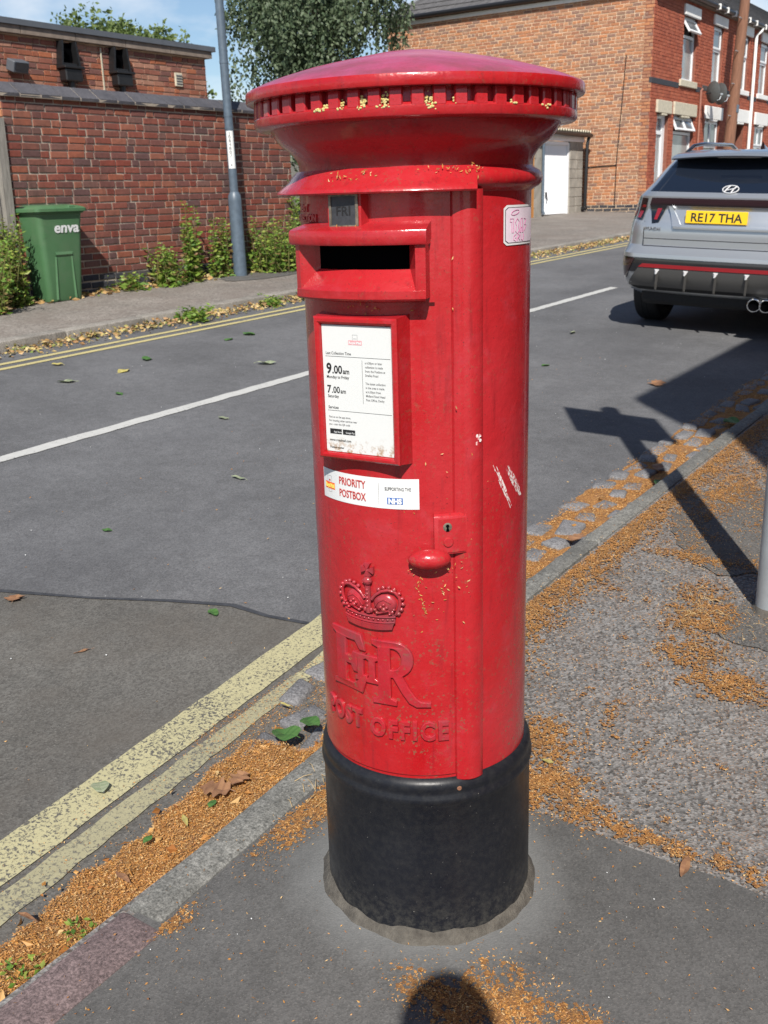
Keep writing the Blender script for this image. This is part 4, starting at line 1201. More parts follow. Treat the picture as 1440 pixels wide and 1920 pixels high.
nf.add(ring, [(i * 4 + j, i * 4 + (j + 1) % 4, (i + 1) * 4 + (j + 1) % 4, (i + 1) * 4 + j) for i in range(len(prof) - 1) for j in range(4)])
frame = nf.build('notice_frame', M['red'], box, 30)
npl = MB().box((0, yf - 0.0008, (i0 + i1) / 2), (2 * ix - 0.001, 0.0012, i1 - i0 - 0.001)).build('notice', M['card'], box)
def flat(items, mat, name, parent, y=-0.2171):
    mb = MB()
    for it in items:
        body, x, z, size, al, wt, wd = (list(it) + [None] * 7)[:7]
        V, F = text_geo(body, size, 0.00005, 0.0, al or 'LEFT', wt or 0.0, 0.86, 0.0, wd)
        mb.add([(v[0] + x, y - v[2], v[1] + z) for v in V], F)
    return mb
def rule(mb, x0, x1, z0, z1, y=-0.2171): mb.add([(x0, y, z0), (x1, y, z0), (x1, y, z1), (x0, y, z1)], [(0, 1, 2, 3)])
CH = [(('9', 0.0240, 0.0008), ('.00', 0.0190, 0.0005), ('am', 0.0125, 0.0003)), (('7', 0.0180, 0.0005), ('.00', 0.0155, 0.0003), ('am', 0.0105, 0.0002))]
chain = []
for row_, z_ in zip(CH, (1.1020, 1.0690)):
    x_ = -0.0598
    for b_, s_, w_ in row_:
        V_, F_ = text_geo(b_, s_, 0, 0, 'LEFT', w_, 0.86)
        x0_ = min(v[0] for v in V_); chain.append((b_, x_ - x0_, z_, s_, 'LEFT', w_)); x_ += max(v[0] for v in V_) - x0_ + 0.0012
tx = flat(chain + [('Last Collection Time', -0.060, 1.1335, 0.0068, 'LEFT', 0.00005),
           ('Monday to Friday', -0.060, 1.0935, 0.0072, 'LEFT', 0.0001),
           ('Saturday', -0.0592, 1.0610, 0.0072, 'LEFT', 0.0001), ('Services', -0.0592, 1.0420, 0.0072, 'LEFT', 0.0001),
           ('www.royalmail.com', -0.0592, 0.9860, 0.0062, 'LEFT', 0.0001), ('Postbox number', -0.0592, 0.9735, 0.0048, 'LEFT', 0.0001)], None, 'x', None)
small = ['a 6.00pm or later', 'collection is made', 'from the Postbox at', 'Smalley Road', '', 'The latest collection', 'in the area is made', 'at 6.30pm from', 'Midland Road Head', 'Post Office, Derby']
t2 = flat([(s_, 0.0155, 1.1205 - 0.0068 * i, 0.0054, 'LEFT', 0.00005) for i, s_ in enumerate(small) if s_] +
          [(s_, -0.0592, 1.0262 - 0.0063 * i, 0.0050, 'LEFT', 0.00005) for i, s_ in enumerate(('Find us on the app store.', 'For locating other services near', 'you - scan the QR code'))], None, 'x', None)
rule(tx, -0.0605, 0.0640, 1.1300, 1.1307); rule(tx, -0.0605, 0.0640, 1.0385, 1.0392); rule(tx, 0.0098, 0.0104, 1.0540, 1.1262)
rule(tx, -0.0580, -0.0345, 0.9985, 1.0075); rule(tx, -0.0325, -0.0080, 0.9985, 1.0075)
tx.build('notice_lettering', M['ink'], npl); t2.build('small_print', M['ink_grey'], npl)
flat([('App Store', -0.0505, 1.0008, 0.0045), ('Google Play', -0.0265, 1.0008, 0.0042), ('DE1', -0.024, 0.9735, 0.0046)], None, 'x', None, -0.2173).build('badge_lettering', M['vinyl'], npl)
lg = MB(); rule(lg, -0.0150, 0.0110, 1.1505, 1.1580); lg.build('notice_logo', M['ink_pale_red'], npl)
flat([('Royal Mail', -0.0020, 1.1522, 0.0058, 'CENTER', 0.0002, 0.0235)], None, 'x', None, -0.2173).build('logo_lettering', M['vinyl'], npl)
cm = MB(); rule(cm, -0.0052, 0.0012, 1.1605, 1.1610); rule(cm, -0.0068, -0.0064, 1.158, 1.167); rule(cm, 0.0024, 0.0028, 1.158, 1.167); rule(cm, -0.0068, 0.0028, 1.1668, 1.1672)
cm.build('logo_outline', M['ink_grey'], npl)

# priority sticker
sk = MB(); sk.grid(lambda a, b: cyl(-30.8 + 57.8 * a, RD + 0.0006 + 0.0004 * math.sin(a * 9), 0.8715 + 0.0535 * b), 40, 1)
stick = sk.build('priority_sticker', M['vinyl'], box, 60)
letters([('PRIORITY', -0.060, 0.9035, 0.0195, 'LEFT', 0.0001, 0.0590), ('POSTBOX', -0.060, 0.8815, 0.0195, 'LEFT', 0.0001, 0.0590)], M['ink_red'], 'priority_lettering', stick, 0.0012)
letters([('SUPPORTING THE', 0.036, 0.9040, 0.0086, 'LEFT', 0.0001, 0.0455)], M['ink_grey'], 'supporting_lettering', stick, 0.0012)
def decal(mb, x0, x1, z0, z1, d, n=8, tilt=0.0): mb.grid(lambda a, b: wrap((x0 + (x1 - x0) * a, z0 + (z1 - z0) * b + tilt * (a - .5), d)), n, 1)
q = MB(); decal(q, 0.040, 0.0675, 0.8795, 0.8915, 0.0011); q.build('blue_logo', M['ink_blue'], stick)
letters([('NHS', 0.0538, 0.8812, 0.0123, 'CENTER', 0.0007, 0.0235)], M['vinyl'], 'blue_logo_lettering', stick, 0.0014)
q = MB(); decal(q, -0.1010, -0.0720, 0.8890, 0.9015, 0.0011); q.build('orange_logo', M['ink_orange'], stick)
letters([('Royal Mail', -0.0865, 0.8920, 0.0100, 'CENTER', 0.0004, 0.0262)], M['ink_yellow'], 'orange_logo_lettering', stick, 0.0014)
q = MB(); decal(q, 0.0245, 0.0250, 0.8785, 0.9165, 0.0011, 1)
for a in ((-0.0935, -0.0930, 0.902, 0.913), (-0.0815, -0.0810, 0.902, 0.913), (-0.0935, -0.0810, 0.9126, 0.9131), (-0.0915, -0.0910, 0.8835, 0.889), (-0.0820, -0.0815, 0.8835, 0.889), (-0.0915, -0.0815, 0.8833, 0.8838)): decal(q, *a, 0.0011, 1)
q.build('fine_lines', M['ink_grey'], stick)
q = MB(); decal(q, -0.0895, -0.0850, 0.9035, 0.9065, 0.0011, 1); q.build('crown_mark', M['ink_red'], stick)

# lock, keyhole cover and pull
lk = MB()
band(lk, [(0.200, 0.7930), (0.2145, 0.7930), (0.2145, 0.8570), (0.2125, 0.8610), (0.2085, 0.8640), (0.200, 0.8640)], 33.6, 48.8, 8)
lock = lk.build('lock_plate', M['red'], box, 30)
lk2 = MB(); band(lk2, [(0.2130, 0.7960), (0.2163, 0.7960), (0.2163, 0.8560), (0.2130, 0.8560)], 35.6, 48.2, 8); lk2.build('lock_cover', M['red'], lock, 30)
def disc(phi, z, r, rad, h, n=20, prof=None):
    m = MB().lathe(prof or [(0, h), (r * 0.85, h), (r, h * 0.5), (r, -0.002)], n, axis='Y')
    return m.map(lambda p: cyl(phi + math.degrees(p[0] / rad), rad + p[1], z + p[2]))
disc(39.6, 0.8420, 0.0078, 0.2163, 0.0007).build('escutcheon', M['brass'], lock, 30)
kh = disc(39.6, 0.8440, 0.0030, 0.2168, 0.0009); k2 = MB().add([cyl(39.6 + a, 0.2177, z) for a, z in ((-0.35, 0.843), (0.35, 0.843), (0.8, 0.8345), (-0.8, 0.8345))], [(0, 1, 2, 3)])
kh.add(k2.v, k2.f); kh.build('keyhole', M['void'], lock)
disc(39.9, 0.8150, 0.0088, 0.2163, 0.0030).build('keyhole_cover', M['red'], lock, 30)
kb = MB().ball((0, 0, 0), (0.0365, 0.020, 0.0185), 32, 16)
kb.map(lambda p: cyl(31.2 + math.degrees(p[0] / 0.215), 0.2125 + p[1] * (1.0 if p[1] > 0 else 0.6) + 0.006, 0.7865 + p[2] * (0.9 if p[2] < 0 else 1.0)))
kb.build('door_pull', M['red'], box, 60)

# raised crown
cw = MB(); s0 = 0
def line3(fn, n): return [fn(i / n) for i in range(n + 1)]
def bandrow(z, hw, rad, sag, d=0.001): cw.tube([(hw * (2 * t - 1), z + sag * ((2 * t - 1) ** 2), d) for t in [i / 16 for i in range(17)]], rad, 8)
sag = 0.0045
cw.add([(sx * hw, z + sag * sx * sx, d) for (hw, z, d) in ((0.0440, 0.6435, 0.0), (0.0445, 0.6450, 0.0075), (0.0475, 0.6560, 0.0090), (0.0495, 0.6570, 0.0050), (0.0505, 0.6700, 0.0050), (0.0515, 0.6720, 0.0)) for sx in [k / 8 for k in range(-8, 9)]],
       [(j * 17 + i, j * 17 + i + 1, (j + 1) * 17 + i + 1, (j + 1) * 17 + i) for j in range(5) for i in range(16)])
bandrow(0.6590, 0.0495, 0.0018, sag, 0.0070); bandrow(0.6695, 0.0508, 0.0020, sag, 0.0062)
for k in range(11):
    x = -0.045 + 0.009 * k; cw.ball((x, 0.6642 + sag * (x / 0.05) ** 2, 0.0055), (0.0030, 0.0022, 0.0022), 8, 5)
for sx in (-1, 1):
    arch = [(sx * x, z, d) for x, z, d in ((0.0505, 0.6770, 0.003), (0.0560, 0.6880, 0.0038), (0.0590, 0.7000, 0.0045), (0.0575, 0.7120, 0.005), (0.0500, 0.7205, 0.0055), (0.0385, 0.7235, 0.006), (0.0260, 0.7200, 0.006), (0.0150, 0.7120, 0.006), (0.0070, 0.7020, 0.006))]
    cw.tube(arch, 0.0030, 8)
    pear = [(0.0560, 0.6800), (0.0610, 0.6885), (0.0640, 0.6985), (0.0628, 0.7090), (0.0575, 0.7180), (0.0490, 0.7245), (0.0395, 0.7280), (0.0295, 0.7268), (0.0205, 0.7225)]
    for x, z in pear: cw.ball((sx * x, z, 0.0045), 0.0041, 8, 6)
    cw.ball((sx * 0.030, 0.695, 0.0), (0.0225, 0.0195, 0.0075), 14, 8)           # cap bulging inside the arch
    for x, z, a in ((0.030, 0.686, 0.0048), (0.0245, 0.6905, 0.0034), (0.0355, 0.6905, 0.0034), (0.030, 0.6955, 0.0036), (0.0455, 0.683, 0.0034), (0.0485, 0.688, 0.0026), (0.014, 0.684, 0.003), (0.0175, 0.679, 0.003), (0.041, 0.679, 0.0028)):
        cw.ball((sx * x, z, 0.0072), (a, a, 0.0038), 8, 6)
    cw.tube([(sx * 0.047, 0.6765, 0.006), (sx * 0.038, 0.6845, 0.0075), (sx * 0.020, 0.6785, 0.0075), (sx * 0.010, 0.6845, 0.007)], 0.0017, 6)
    cw.tube([(sx * 0.012, 0.688, 0.006), (sx * 0.020, 0.700, 0.0075), (sx * 0.030, 0.705, 0.0075), (sx * 0.043, 0.699, 0.007)], 0.0014, 6)
cw.tube([(0, 0.676, 0.0045), (0, 0.727, 0.0055)], 0.0052, 8)
for k in range(5): cw.ball((0, 0.690 + 0.0075 * k, 0.0095), (0.0034, 0.0034, 0.0022), 8, 5)
for x in (-0.006, 0.006): cw.ball((x, 0.6815, 0.0065), (0.0035, 0.0052, 0.0035), 8, 6)
cw.ball((0, 0.7360, 0.005), (0.0088, 0.0088, 0.0075), 12, 8); cw.tube([(-0.0085, 0.7365, 0.0085), (0, 0.7355, 0.0125), (0.0085, 0.7365, 0.0085)], 0.0016, 6)
for a in (0, 90, 180, 270):
    c_, s_ = math.cos(R(a)), math.sin(R(a))
    q = [(0.0015, 0.0014), (0.0120, 0.0064), (0.0120, -0.0064), (0.0015, -0.0014)]
    pts = [(x * c_ - y * s_, 0.7570 + x * s_ + y * c_) for x, y in q]
    cw.add([(x, z, 0.0) for x, z in pts] + [(x, z, 0.0080) for x, z in pts], [(4, 5, 6, 7), (0, 1, 5, 4), (1, 2, 6, 5), (2, 3, 7, 6), (3, 0, 4, 7)])
cw.ball((0, 0.7555, 0.0052), 0.0030, 8, 6)
cw.map(lambda p: wrap(p, RD)).build('crown_emblem', M['red_worn'], box, 50)

# raised cypher, cut as outlines with a rounded edge
def cypher(loops, ox, oz, sx, sz, name):
    V, F = curve_geo([[(x * sx, z * sz) for x, z in L] for L in loops], 0.0042, 0.0022)
    return MB().add([wrap((v[0] + ox, v[1] + oz, v[2])) for v in V], F).build(name, M['red_worn'], box, 40)
E_ = [(0, 1), (.64, 1), (.70, .76), (.63, .76), (.54, .90), (.30, .90), (.30, .57), (.44, .57), (.49, .67), (.54, .67), (.54, .35), (.49, .35), (.44, .46), (.30, .46), (.30, .11), (.48, .11), (.58, .17), (.66, .30), (.74, .30), (.64, 0), (0, 0), (0, .05), (.10, .09), (.10, .91), (0, .95)]
cypher([E_], -0.0925, 0.5130, 0.112, 0.1130, 'letter_e')
import_arc = lambda cx, cz, rx, rz, a0, a1, n: [(cx + rx * math.cos(R(a0 + (a1 - a0) * i / n)), cz + rz * math.sin(R(a0 + (a1 - a0) * i / n))) for i in range(n + 1)]
R_out = [(0, 1), (.40, 1)] + import_arc(.40, .735, .30, .265, 80, -60, 10) + [(.50, .475), (.62, .28), (.74, .12), (.83, .06), (.98, .045), (.98, 0), (.76, 0), (.64, .06), (.52, .22), (.37, .455), (.30, .455), (.30, .09), (.40, .05), (.40, 0), (0, 0), (0, .05), (.11, .09), (.11, .91), (0, .95)]
R_in = [(.30, .92), (.36, .92)] + import_arc(.36, .735, .17, .185, 80, -80, 8) + [(.36, .55), (.30, .55)]
cypher([R_out, R_in], 0.0045, 0.4995, 0.105, 0.1230, 'letter_r')
I_ = [(0, 1), (.9, 1), (.9, .92), (.64, .86), (.64, .14), (.9, .08), (.9, 0), (0, 0), (0, .08), (.26, .14), (.26, .86), (0, .92)]
cypher([I_], -0.0335, 0.5370, 0.0245, 0.0510, 'numeral_one'); cypher([I_], -0.0095, 0.5370, 0.0245, 0.0510, 'numeral_one')
letters([('POST', -0.1205, 0.4375, 0.0500, 'LEFT', 0.0010, 0.0960), ('OFFICE', -0.0060, 0.4310, 0.0500, 'LEFT', 0.0010, 0.1475)], M['red_worn'], 'post_office_lettering', box, 0.0, RD, 0.0036, 0.0018, 40)

# stickers and marks on the right-hand side
def rrect(x0, x1, z0, z1, r, d, shear=0.0, n=5):
    L = []
    for cx, cz, a in ((x1 - r, z1 - r, 0), (x0 + r, z1 - r, 90), (x0 + r, z0 + r, 180), (x1 - r, z0 + r, 270)):
        for k in range(n + 1): L.append((cx + r * math.cos(R(a + 90 * k / n)), cz + r * math.sin(R(a + 90 * k / n))))
    return L
def label(L, d, mat, name, parent):
    m = MB(); cx = sum(p[0] for p in L) / len(L); cz = sum(p[1] for p in L) / len(L)
    # quads from the middle line so that the label follows the curve
    zt = lambda x: [z for z in []]
    xs = sorted(set(round(min(p[0] for p in L) + (max(p[0] for p in L) - min(p[0] for p in L)) * i / 14, 5) for i in range(15)))
    def span(x):
        hits = []
        for (x0, z0), (x1, z1) in zip(L, L[1:] + L[:1]):
            if (x0 - x) * (x1 - x) <= 0 and abs(x1 - x0) > 1e-9: hits.append(z0 + (z1 - z0) * (x - x0) / (x1 - x0))
        return (min(hits), max(hits)) if hits else (cz, cz)
    rows = [(x + (1e-6 if i == 0 else -1e-6 if i == len(xs) - 1 else 0),) + span(x + (1e-5 if i == 0 else -1e-5 if i == len(xs) - 1 else 0)) for i, x in enumerate(xs)]
    for (xa, a0, a1), (xb, b0, b1) in zip(rows[:-1], rows[1:]):
        m.poly([wrap((xa, a0, d), RB), wrap((xb, b0, d), RB), wrap((xb, b1, d), RB), wrap((xa, a1, d), RB)])
    return m.build(name, mat, parent)
gs = label(rrect(0.2525, 0.362, 1.2985, 1.3615, 0.005, 0), 0.0008, M['vinyl'], 'graffiti_sticker', box)
label(rrect(0.2560, 0.3585, 1.3020, 1.3580, 0.004, 0), 0.0012, M['ink'], 'sticker_border', gs)
label(rrect(0.2570, 0.3575, 1.3028, 1.3570, 0.004, 0), 0.0016, M['pink_label'], 'sticker_panel', gs)
tg = MB()
def scr(pts, r=0.00055):
    pts = [wrap((x, z, 0.0018), RB) for x, z in pts]; tg.tube(pts, r, 4)
scr([(0.283 + 0.012 * math.cos(a), 1.3495 + 0.0035 * math.sin(a) + 0.002 * math.cos(a)) for a in [k * 0.45 for k in range(15)]])
for x, z, pts in ((0.268, 1.318, [(0, .022), (.010, .022), (.010, 0), (.005, 0), (.005, .017), (0, .017), (0, .022)]), (0.283, 1.316, [(.006, .024), (0, .018), (.004, .012), (0, .004), (.007, 0), (.013, .005), (.010, .012), (.013, .019), (.006, .024)]),
                  (0.298, 1.318, [(0, 0), (.004, .022), (.009, .022), (.013, 0), (.009, 0), (.008, .008), (.005, .008), (.004, 0), (0, 0)]), (0.313, 1.320, [(0, .020), (.010, .018), (.003, .010), (.011, .009), (.002, 0)]),
                  (0.278, 1.3045, [(.008, .011), (.001, .008), (0, .002), (.006, 0), (.009, .005), (.005, .005)]), (0.290, 1.3045, [(0, 0), (.003, .011), (.008, .008), (.003, .005), (.009, 0)]), (0.302, 1.3045, [(0, .011), (.001, .002), (.006, 0), (.010, .004), (.010, .011)])):
    scr([(x + a, z + b) for a, b in pts])
tg.build('graffiti_scrawl', M['ink_pink'], gs)
scp = MB()
for (p0, z0, p1, z1, w, m) in ((76, .927, 90.5, .862, 2.4, 46), (66.7, .936, 80.8, .848, 1.5, 24)):
    for k in range(m):
        t0 = rnd.uniform(0, .75); t1 = min(1, t0 + rnd.uniform(.10, .35)); off = rnd.uniform(-1, 1) * w
        pr = math.sin(math.pi * min(1, max(0, .5 * (t0 + t1)))) ** .6
        a = (p0 + (p1 - p0) * t0 + off * pr, z0 + (z1 - z0) * t0); b = (p0 + (p1 - p0) * t1 + off * pr, z0 + (z1 - z0) * t1)
        ww = rnd.uniform(.10, .32); e = RB + .0005 + k * 8e-6
        scp.add([cyl(a[0] - ww * .3, e, a[1]), cyl(a[0] + ww * .3, e, a[1] + .001), cyl(b[0] + ww, e, b[1]), cyl(b[0] - ww, e, b[1] - .002)], [(0, 1, 2, 3)])
o = scp.build('paint_scrape', M['scrape'], box); o['kind'] = 'stuff'
ch = MB()
for k in range(7):
    a, z = 55.2 + rnd.uniform(-1.2, 1.2), 0.988 + rnd.uniform(-.008, .008)
    ch.poly([cyl(a + 0.9 * math.cos(q) * rnd.uniform(.5, 1), 0.2138, z + 0.0045 * math.sin(q) * rnd.uniform(.5, 1)) for q in [i * 1.05 for i in range(6)]])
ch.build('paint_chip', M['scrape'], box)['kind'] = 'stuff'

# lichen between the dentils, husks caught on ledges
lm = MB()
for p, z, s_ in ((4.1, 1.5125, 1.0), (11.4, 1.5125, 1.05), (18.4, 1.5130, 1.15), (33.2, 1.510, 1.15), (76.3, 1.5120, 0.75), (-3.9, 1.5085, 0.7), (41.0, 1.512, 0.45), (61.0, 1.509, 0.45), (-1.5, 1.509, .5)):
    for k in range(int(40 * s_)):
        a = p + rnd.gauss(0, 0.95 * s_); zz = z + rnd.gauss(0, 0.0042 * s_)
        rr = rnd.uniform(0.0007, 0.0019)
        lm.ball(cyl(a, 0.2722 if zz < 1.5075 else 0.2660, zz), (rr * 1.4, rr, rr), 6, 4)
lm.build('lichen', M['lichen'], box)['kind'] = 'stuff'
hk = MB()
def husk(p, rad, z, n, sp, sz):
    for k in range(n):
        a, zz = p + rnd.gauss(0, sp), z + rnd.gauss(0, sz)
        rr = rad + rnd.uniform(.0005, .003)
        L = rnd.uniform(.0015, .004); th = rnd.uniform(0, 6.28)
        c = Vector(cyl(a, rr, zz)); e1 = Vector((math.cos(R(a)), math.sin(R(a)), 0)); e2 = Vector((0, 0, 1))
        d1 = e1 * math.cos(th) + e2 * math.sin(th); d2 = e2 * math.cos(th) - e1 * math.sin(th)
        nrm = Vector((math.sin(R(a)), -math.cos(R(a)), 0)) * rnd.uniform(0, .0012)
        hk.add([c - d1 * L, c - d2 * L * .3 + nrm, c + d1 * L, c + d2 * L * .3 + nrm], [(0, 1, 2, 3)])
husk(-4, 0.2205, 1.408, 26, 4, .006); husk(8, 0.2160, 1.416, 8, 3, .004); husk(50, 0.2165, 1.415, 20, 3, .005); husk(40, 0.2165, 1.419, 12, 5, .002)
husk(26, 0.2030, 0.735, 8, 1.0, .012); husk(38, 0.2030, 0.725, 9, .5, .008); husk(29, 0.2030, 0.690, 16, .9, .008); husk(35, 0.2030, 0.712, 10, 8, .03); husk(31, 0.2100, 0.768, 10, 8, .004)
husk(48, 0.2110, 0.75, 14, 3, .02); husk(2, 0.205, 1.208, 14, 12, .004); husk(20, 0.2030, 1.10, 20, 18, .12); husk(45, 0.2130, 0.85, 14, 6, .15); husk(-18, 0.2030, 0.995, 10, 3, .03)
husk(-13, 0.2065, 0.575, 8, 1.2, .004); husk(0, 0.224, 1.3345, 12, 4, .0015)
hk.build('caught_husks', M['husk'], box)['kind'] = 'stuff'

# ------------------------------------------------------------------ silver car
tilt = (math.atan(0.01767), math.atan(0.0449), 0)
CX, CY = -1.62, 7.30
car = tag(empty('parked_car', (CX, CY, gz(CX, CY, ROAD)), tilt), 'silver grey family car parked at the kerb with yellow rear plate', 'car')
car.scale = (1, 1, 0.945)
# rings of the body: height, half width, rear edge, front edge, corner radius across and along
RINGS = [(0.30, .80, .34, 4.30, .18, .20), (0.39, .87, .12, 4.42, .20, .20), (0.48, .905, .04, 4.48, .20, .24), (0.57, .925, .005, 4.50, .20, .30), (0.66, .932, .0, 4.50, .20, .32), (0.735, .932, .008, 4.49, .20, .32),
         (0.775, .932, .055, 4.47, .22, .32), (0.81, .932, .085, 4.46, .23, .33), (0.90, .930, .085, 4.42, .24, .36), (0.99, .928, .080, 4.36, .25, .40), (1.05, .926, .110, 4.25, .26, .42), (1.13, .920, .135, 4.05, .27, .44),
         (1.19, .908, .115, 3.70, .27, .46), (1.245, .890, .105, 3.40, .27, .48), (1.285, .862, .150, 3.25, .26, .48), (1.36, .815, .235, 3.05, .24, .45), (1.46, .765, .345, 2.82, .22, .42), (1.56, .712, .470, 2.55, .20, .40),
         (1.615, .672, .540, 2.35, .20, .40), (1.645, .62, .66, 2.15, .2, .4), (1.655, .40, .95, 1.9, .2, .3)]
NB, NCN, NS = 12, 7, 26
def ring(rg):
    z, w, yr, yf, rx, ry = rg
    P = []
    bow = 0.055
    for i in range(NB):                         # rear face centre -> corner
        x = (w - rx) * i / NB
        P.append((x, yr + bow * (x / w) ** 2, z))
    yb = yr + bow * ((w - rx) / w) ** 2
    for i in range(NCN):
        a = R(90 * i / NCN)
        P.append((w - rx + rx * math.sin(a), yb + ry * (1 - math.cos(a)), z))
    for i in range(NS + 1):
        t = i / NS
        P.append((w - 0.04 * t ** 3, yb + ry + (yf - 0.5 - yb - ry) * t, z))
    for i in range(1, 9):
        a = R(90 * i / 8)
        P.append(((w - 0.04) * math.cos(a) ** 0.7 if i < 8 else 0.0, yf - 0.5 + 0.5 * math.sin(a), z))
    return P
RP = [ring(r_) for r_ in RINGS]
m_ = len(RP[0])
def full(rp): return rp + [(-x, y, z) for x, y, z in reversed(rp[1:-1])]
FP = [full(r_) for r_ in RP]
n_ = len(FP[0])
body, glassV, sideV = MB(), MB(), MB()
V = [p for r_ in FP for p in r_]
body.v = list(V); glassV.v = list(V); sideV.v = list(V)
for j in range(len(FP) - 1):
    for i in range(n_):
        f = (j * n_ + i, j * n_ + (i + 1) % n_, (j + 1) * n_ + (i + 1) % n_, (j + 1) * n_ + i)
        ci = [V[k] for k in f]; x = sum(p[0] for p in ci) / 4; y = sum(p[1] for p in ci) / 4; z = ci[0][2]
        k = i if i < m_ - 1 else n_ - 1 - i
        tgt = body
        if 14 <= j <= 17:
            if k < NB + 2: tgt = glassV
            elif NB + NCN + 3 <= k < NB + NCN + NS - 3 and j <= 16: tgt = sideV
        # wheel arches
        if j <= 5 and abs(x) > 0.6 and (abs(y - 0.86) < 0.36 - max(0, z - 0.45) * 0.6 or abs(y - 3.55) < 0.36 - max(0, z - 0.45) * 0.6) and z < 0.70: continue
        tgt.f.append(f); tgt.mi.append(0)
body.poly([p for p in reversed(FP[-1])]); body.mi[-1] = 0
def slim(mb):
    used = sorted(set(i for f in mb.f for i in f)); mp = {k: i for i, k in enumerate(used)}
    mb.v = [mb.v[k] for k in used]; mb.f = [tuple(mp[i] for i in f) for f in mb.f]; return mb
bo = slim(body).build('body', M['car'], car, 30)
gl = slim(glassV).build('rear_window', M['car_glass'], car, 40)
slim(sideV).build('side_windows', M['car_glass'], car, 40)
def rear_y(x, z):
    """y of the rear skin at (x, z)"""
    zs_ = [r_[0] for r_ in RINGS]
    j = max(0, min(len(zs_) - 2, next((k for k in range(len(zs_) - 1) if zs_[k + 1] >= z), len(zs_) - 2)))
    t = (z - zs_[j]) / (zs_[j + 1] - zs_[j])
    def yy(r_):
        pts = ring(r_)[:NB + NCN + 3]; ax = min(abs(x), pts[-1][0] - 1e-4)
        for a, b in zip(pts[:-1], pts[1:]):
            if a[0] <= ax <= b[0] and b[0] > a[0]: return a[1] + (b[1] - a[1]) * (ax - a[0]) / (b[0] - a[0])
        return pts[-1][1]
    return yy(RINGS[j]) * (1 - t) + yy(RINGS[j + 1]) * t
def panel(top, bot, off, n=20, thick=0.012, nz=3):
    """skin panel between two polylines (x, z), standing OFF proud of the rear skin"""
    def at(L, t):
        q = t * (len(L) - 1); i = min(int(q), len(L) - 2); u = q - i
        return (L[i][0] + (L[i + 1][0] - L[i][0]) * u, L[i][1] + (L[i + 1][1] - L[i][1]) * u)
    mb = MB()
    def fn(a, b):
        p, q = at(bot, a), at(top, a); x = p[0] + (q[0] - p[0]) * b; z = p[1] + (q[1] - p[1]) * b
        return (x, rear_y(x, z) - off, z)
    mb.grid(fn, n, nz)
    W = n + 1; H = nz + 1; base = len(mb.v)
    mb.v += [(x, y + thick, z) for x, y, z in mb.v]
    edge = [i for i in range(W)] + [j * W + W - 1 for j in range(1, H)] + [(H - 1) * W + i for i in range(W - 2, -1, -1)] + [j * W for j in range(H - 2, 0, -1)]
    for a, b in zip(edge, edge[1:] + edge[:1]): mb.f.append((a, b, base + b, base + a)); mb.mi.append(0)
    return mb
# tailgate shut line, spoiler, lamps
panel([(-.66, 1.232), (.66, 1.232)], [(-.68, 1.165), (.68, 1.165)], 0.010, 30).build('light_bar', M['lens_dark'], car, 30)
panel([(-.66, 1.205), (.66, 1.205)], [(-.66, 1.178), (.66, 1.178)], 0.014, 30).build('light_bar_strip', M['lens_dark'], car, 30)
for s_ in (-1, 1):
    lp = panel([(s_ * .70, 1.225), (s_ * .895, 1.235)], [(s_ * .735, 1.03), (s_ * .90, 1.045)], 0.008, 8).build('tail_lamp', M['gloss_black'], car, 40)
    panel([(s_ * .715, 1.165), (s_ * .755, 1.165)], [(s_ * .76, 1.05), (s_ * .80, 1.05)], 0.012, 4).build('lens', M['lens'], lp, 40)
    panel([(s_ * .81, 1.16), (s_ * .85, 1.16)], [(s_ * .83, 1.06), (s_ * .87, 1.06)], 0.012, 4).build('lens', M['lens'], lp, 40)
    lp = panel([(s_ * .52, 1.172), (s_ * .68, 1.172)], [(s_ * .575, 1.015), (s_ * .635, 1.005)], 0.008, 8).build('tail_lamp', M['gloss_black'], car, 40)
    panel([(s_ * .565, 1.14), (s_ * .605, 1.14)], [(s_ * .595, 1.04), (s_ * .622, 1.04)], 0.012, 4).build('lens', M['lens'], lp, 40)
    panel([(s_ * .705, 1.02), (s_ * .712, 1.02)], [(s_ * .70, .80), (s_ * .707, .80)], 0.0015, 2).build('shut_line', M['gloss_black'], car)
panel([(-.70, .872), (.70, .872)], [(-.70, .866), (.70, .866)], 0.0015, 30).build('shut_line', M['gloss_black'], car)
panel([(-.70, .806), (.70, .806)], [(-.70, .800), (.70, .800)], 0.002, 30).build('shut_line', M['gloss_black'], car)
# facets round the plate recess
for s_ in (-1, 1):
    panel([(s_ * .475, 1.16), (s_ * .50, 1.16)], [(s_ * .36, .985), (s_ * .44, .985)], 0.020, 6, 0.02).build('recess_edge', M['car'], car, 60)
panel([(-.42, 1.005), (.42, 1.005)], [(-.44, .965), (.44, .965)], 0.018, 20, 0.02).build('recess_edge', M['car'], car, 60)
def on_rear(items, mat, name, parent, off=0.006, ext=0.002):
    mb = MB()
    for body_, x, z, size, wt, wd, sh in items:
        V_, F_ = text_geo(body_, size, ext, 0.0, 'CENTER', wt, 1.0, sh, wd)
        mb.add([(v[0] + x, rear_y(v[0] + x, v[1] + z) - off - v[2], v[1] + z) for v in V_], F_)
    return mb.build(name, mat, parent)
npl_ = MB().rbox((-.07, rear_y(0, 1.07) - 0.035, 1.0735), (.525, .008, .112), .004, 1, Matrix.Rotation(R(-6), 3, 'X')).build('number_plate', M['plate'], car)
V_, F_ = text_geo('RE17 THA', .105, .0006, 0, 'CENTER', .0022, 1.0, 0, .435)
rt = Matrix.Rotation(R(-6), 3, 'X')
pm = MB().add([tuple(Vector((-.07, rear_y(0, 1.07) - .035, 1.0735)) + rt @ Vector((v[0], -.0048 - v[2], v[1] - .038))) for v in V_], F_)
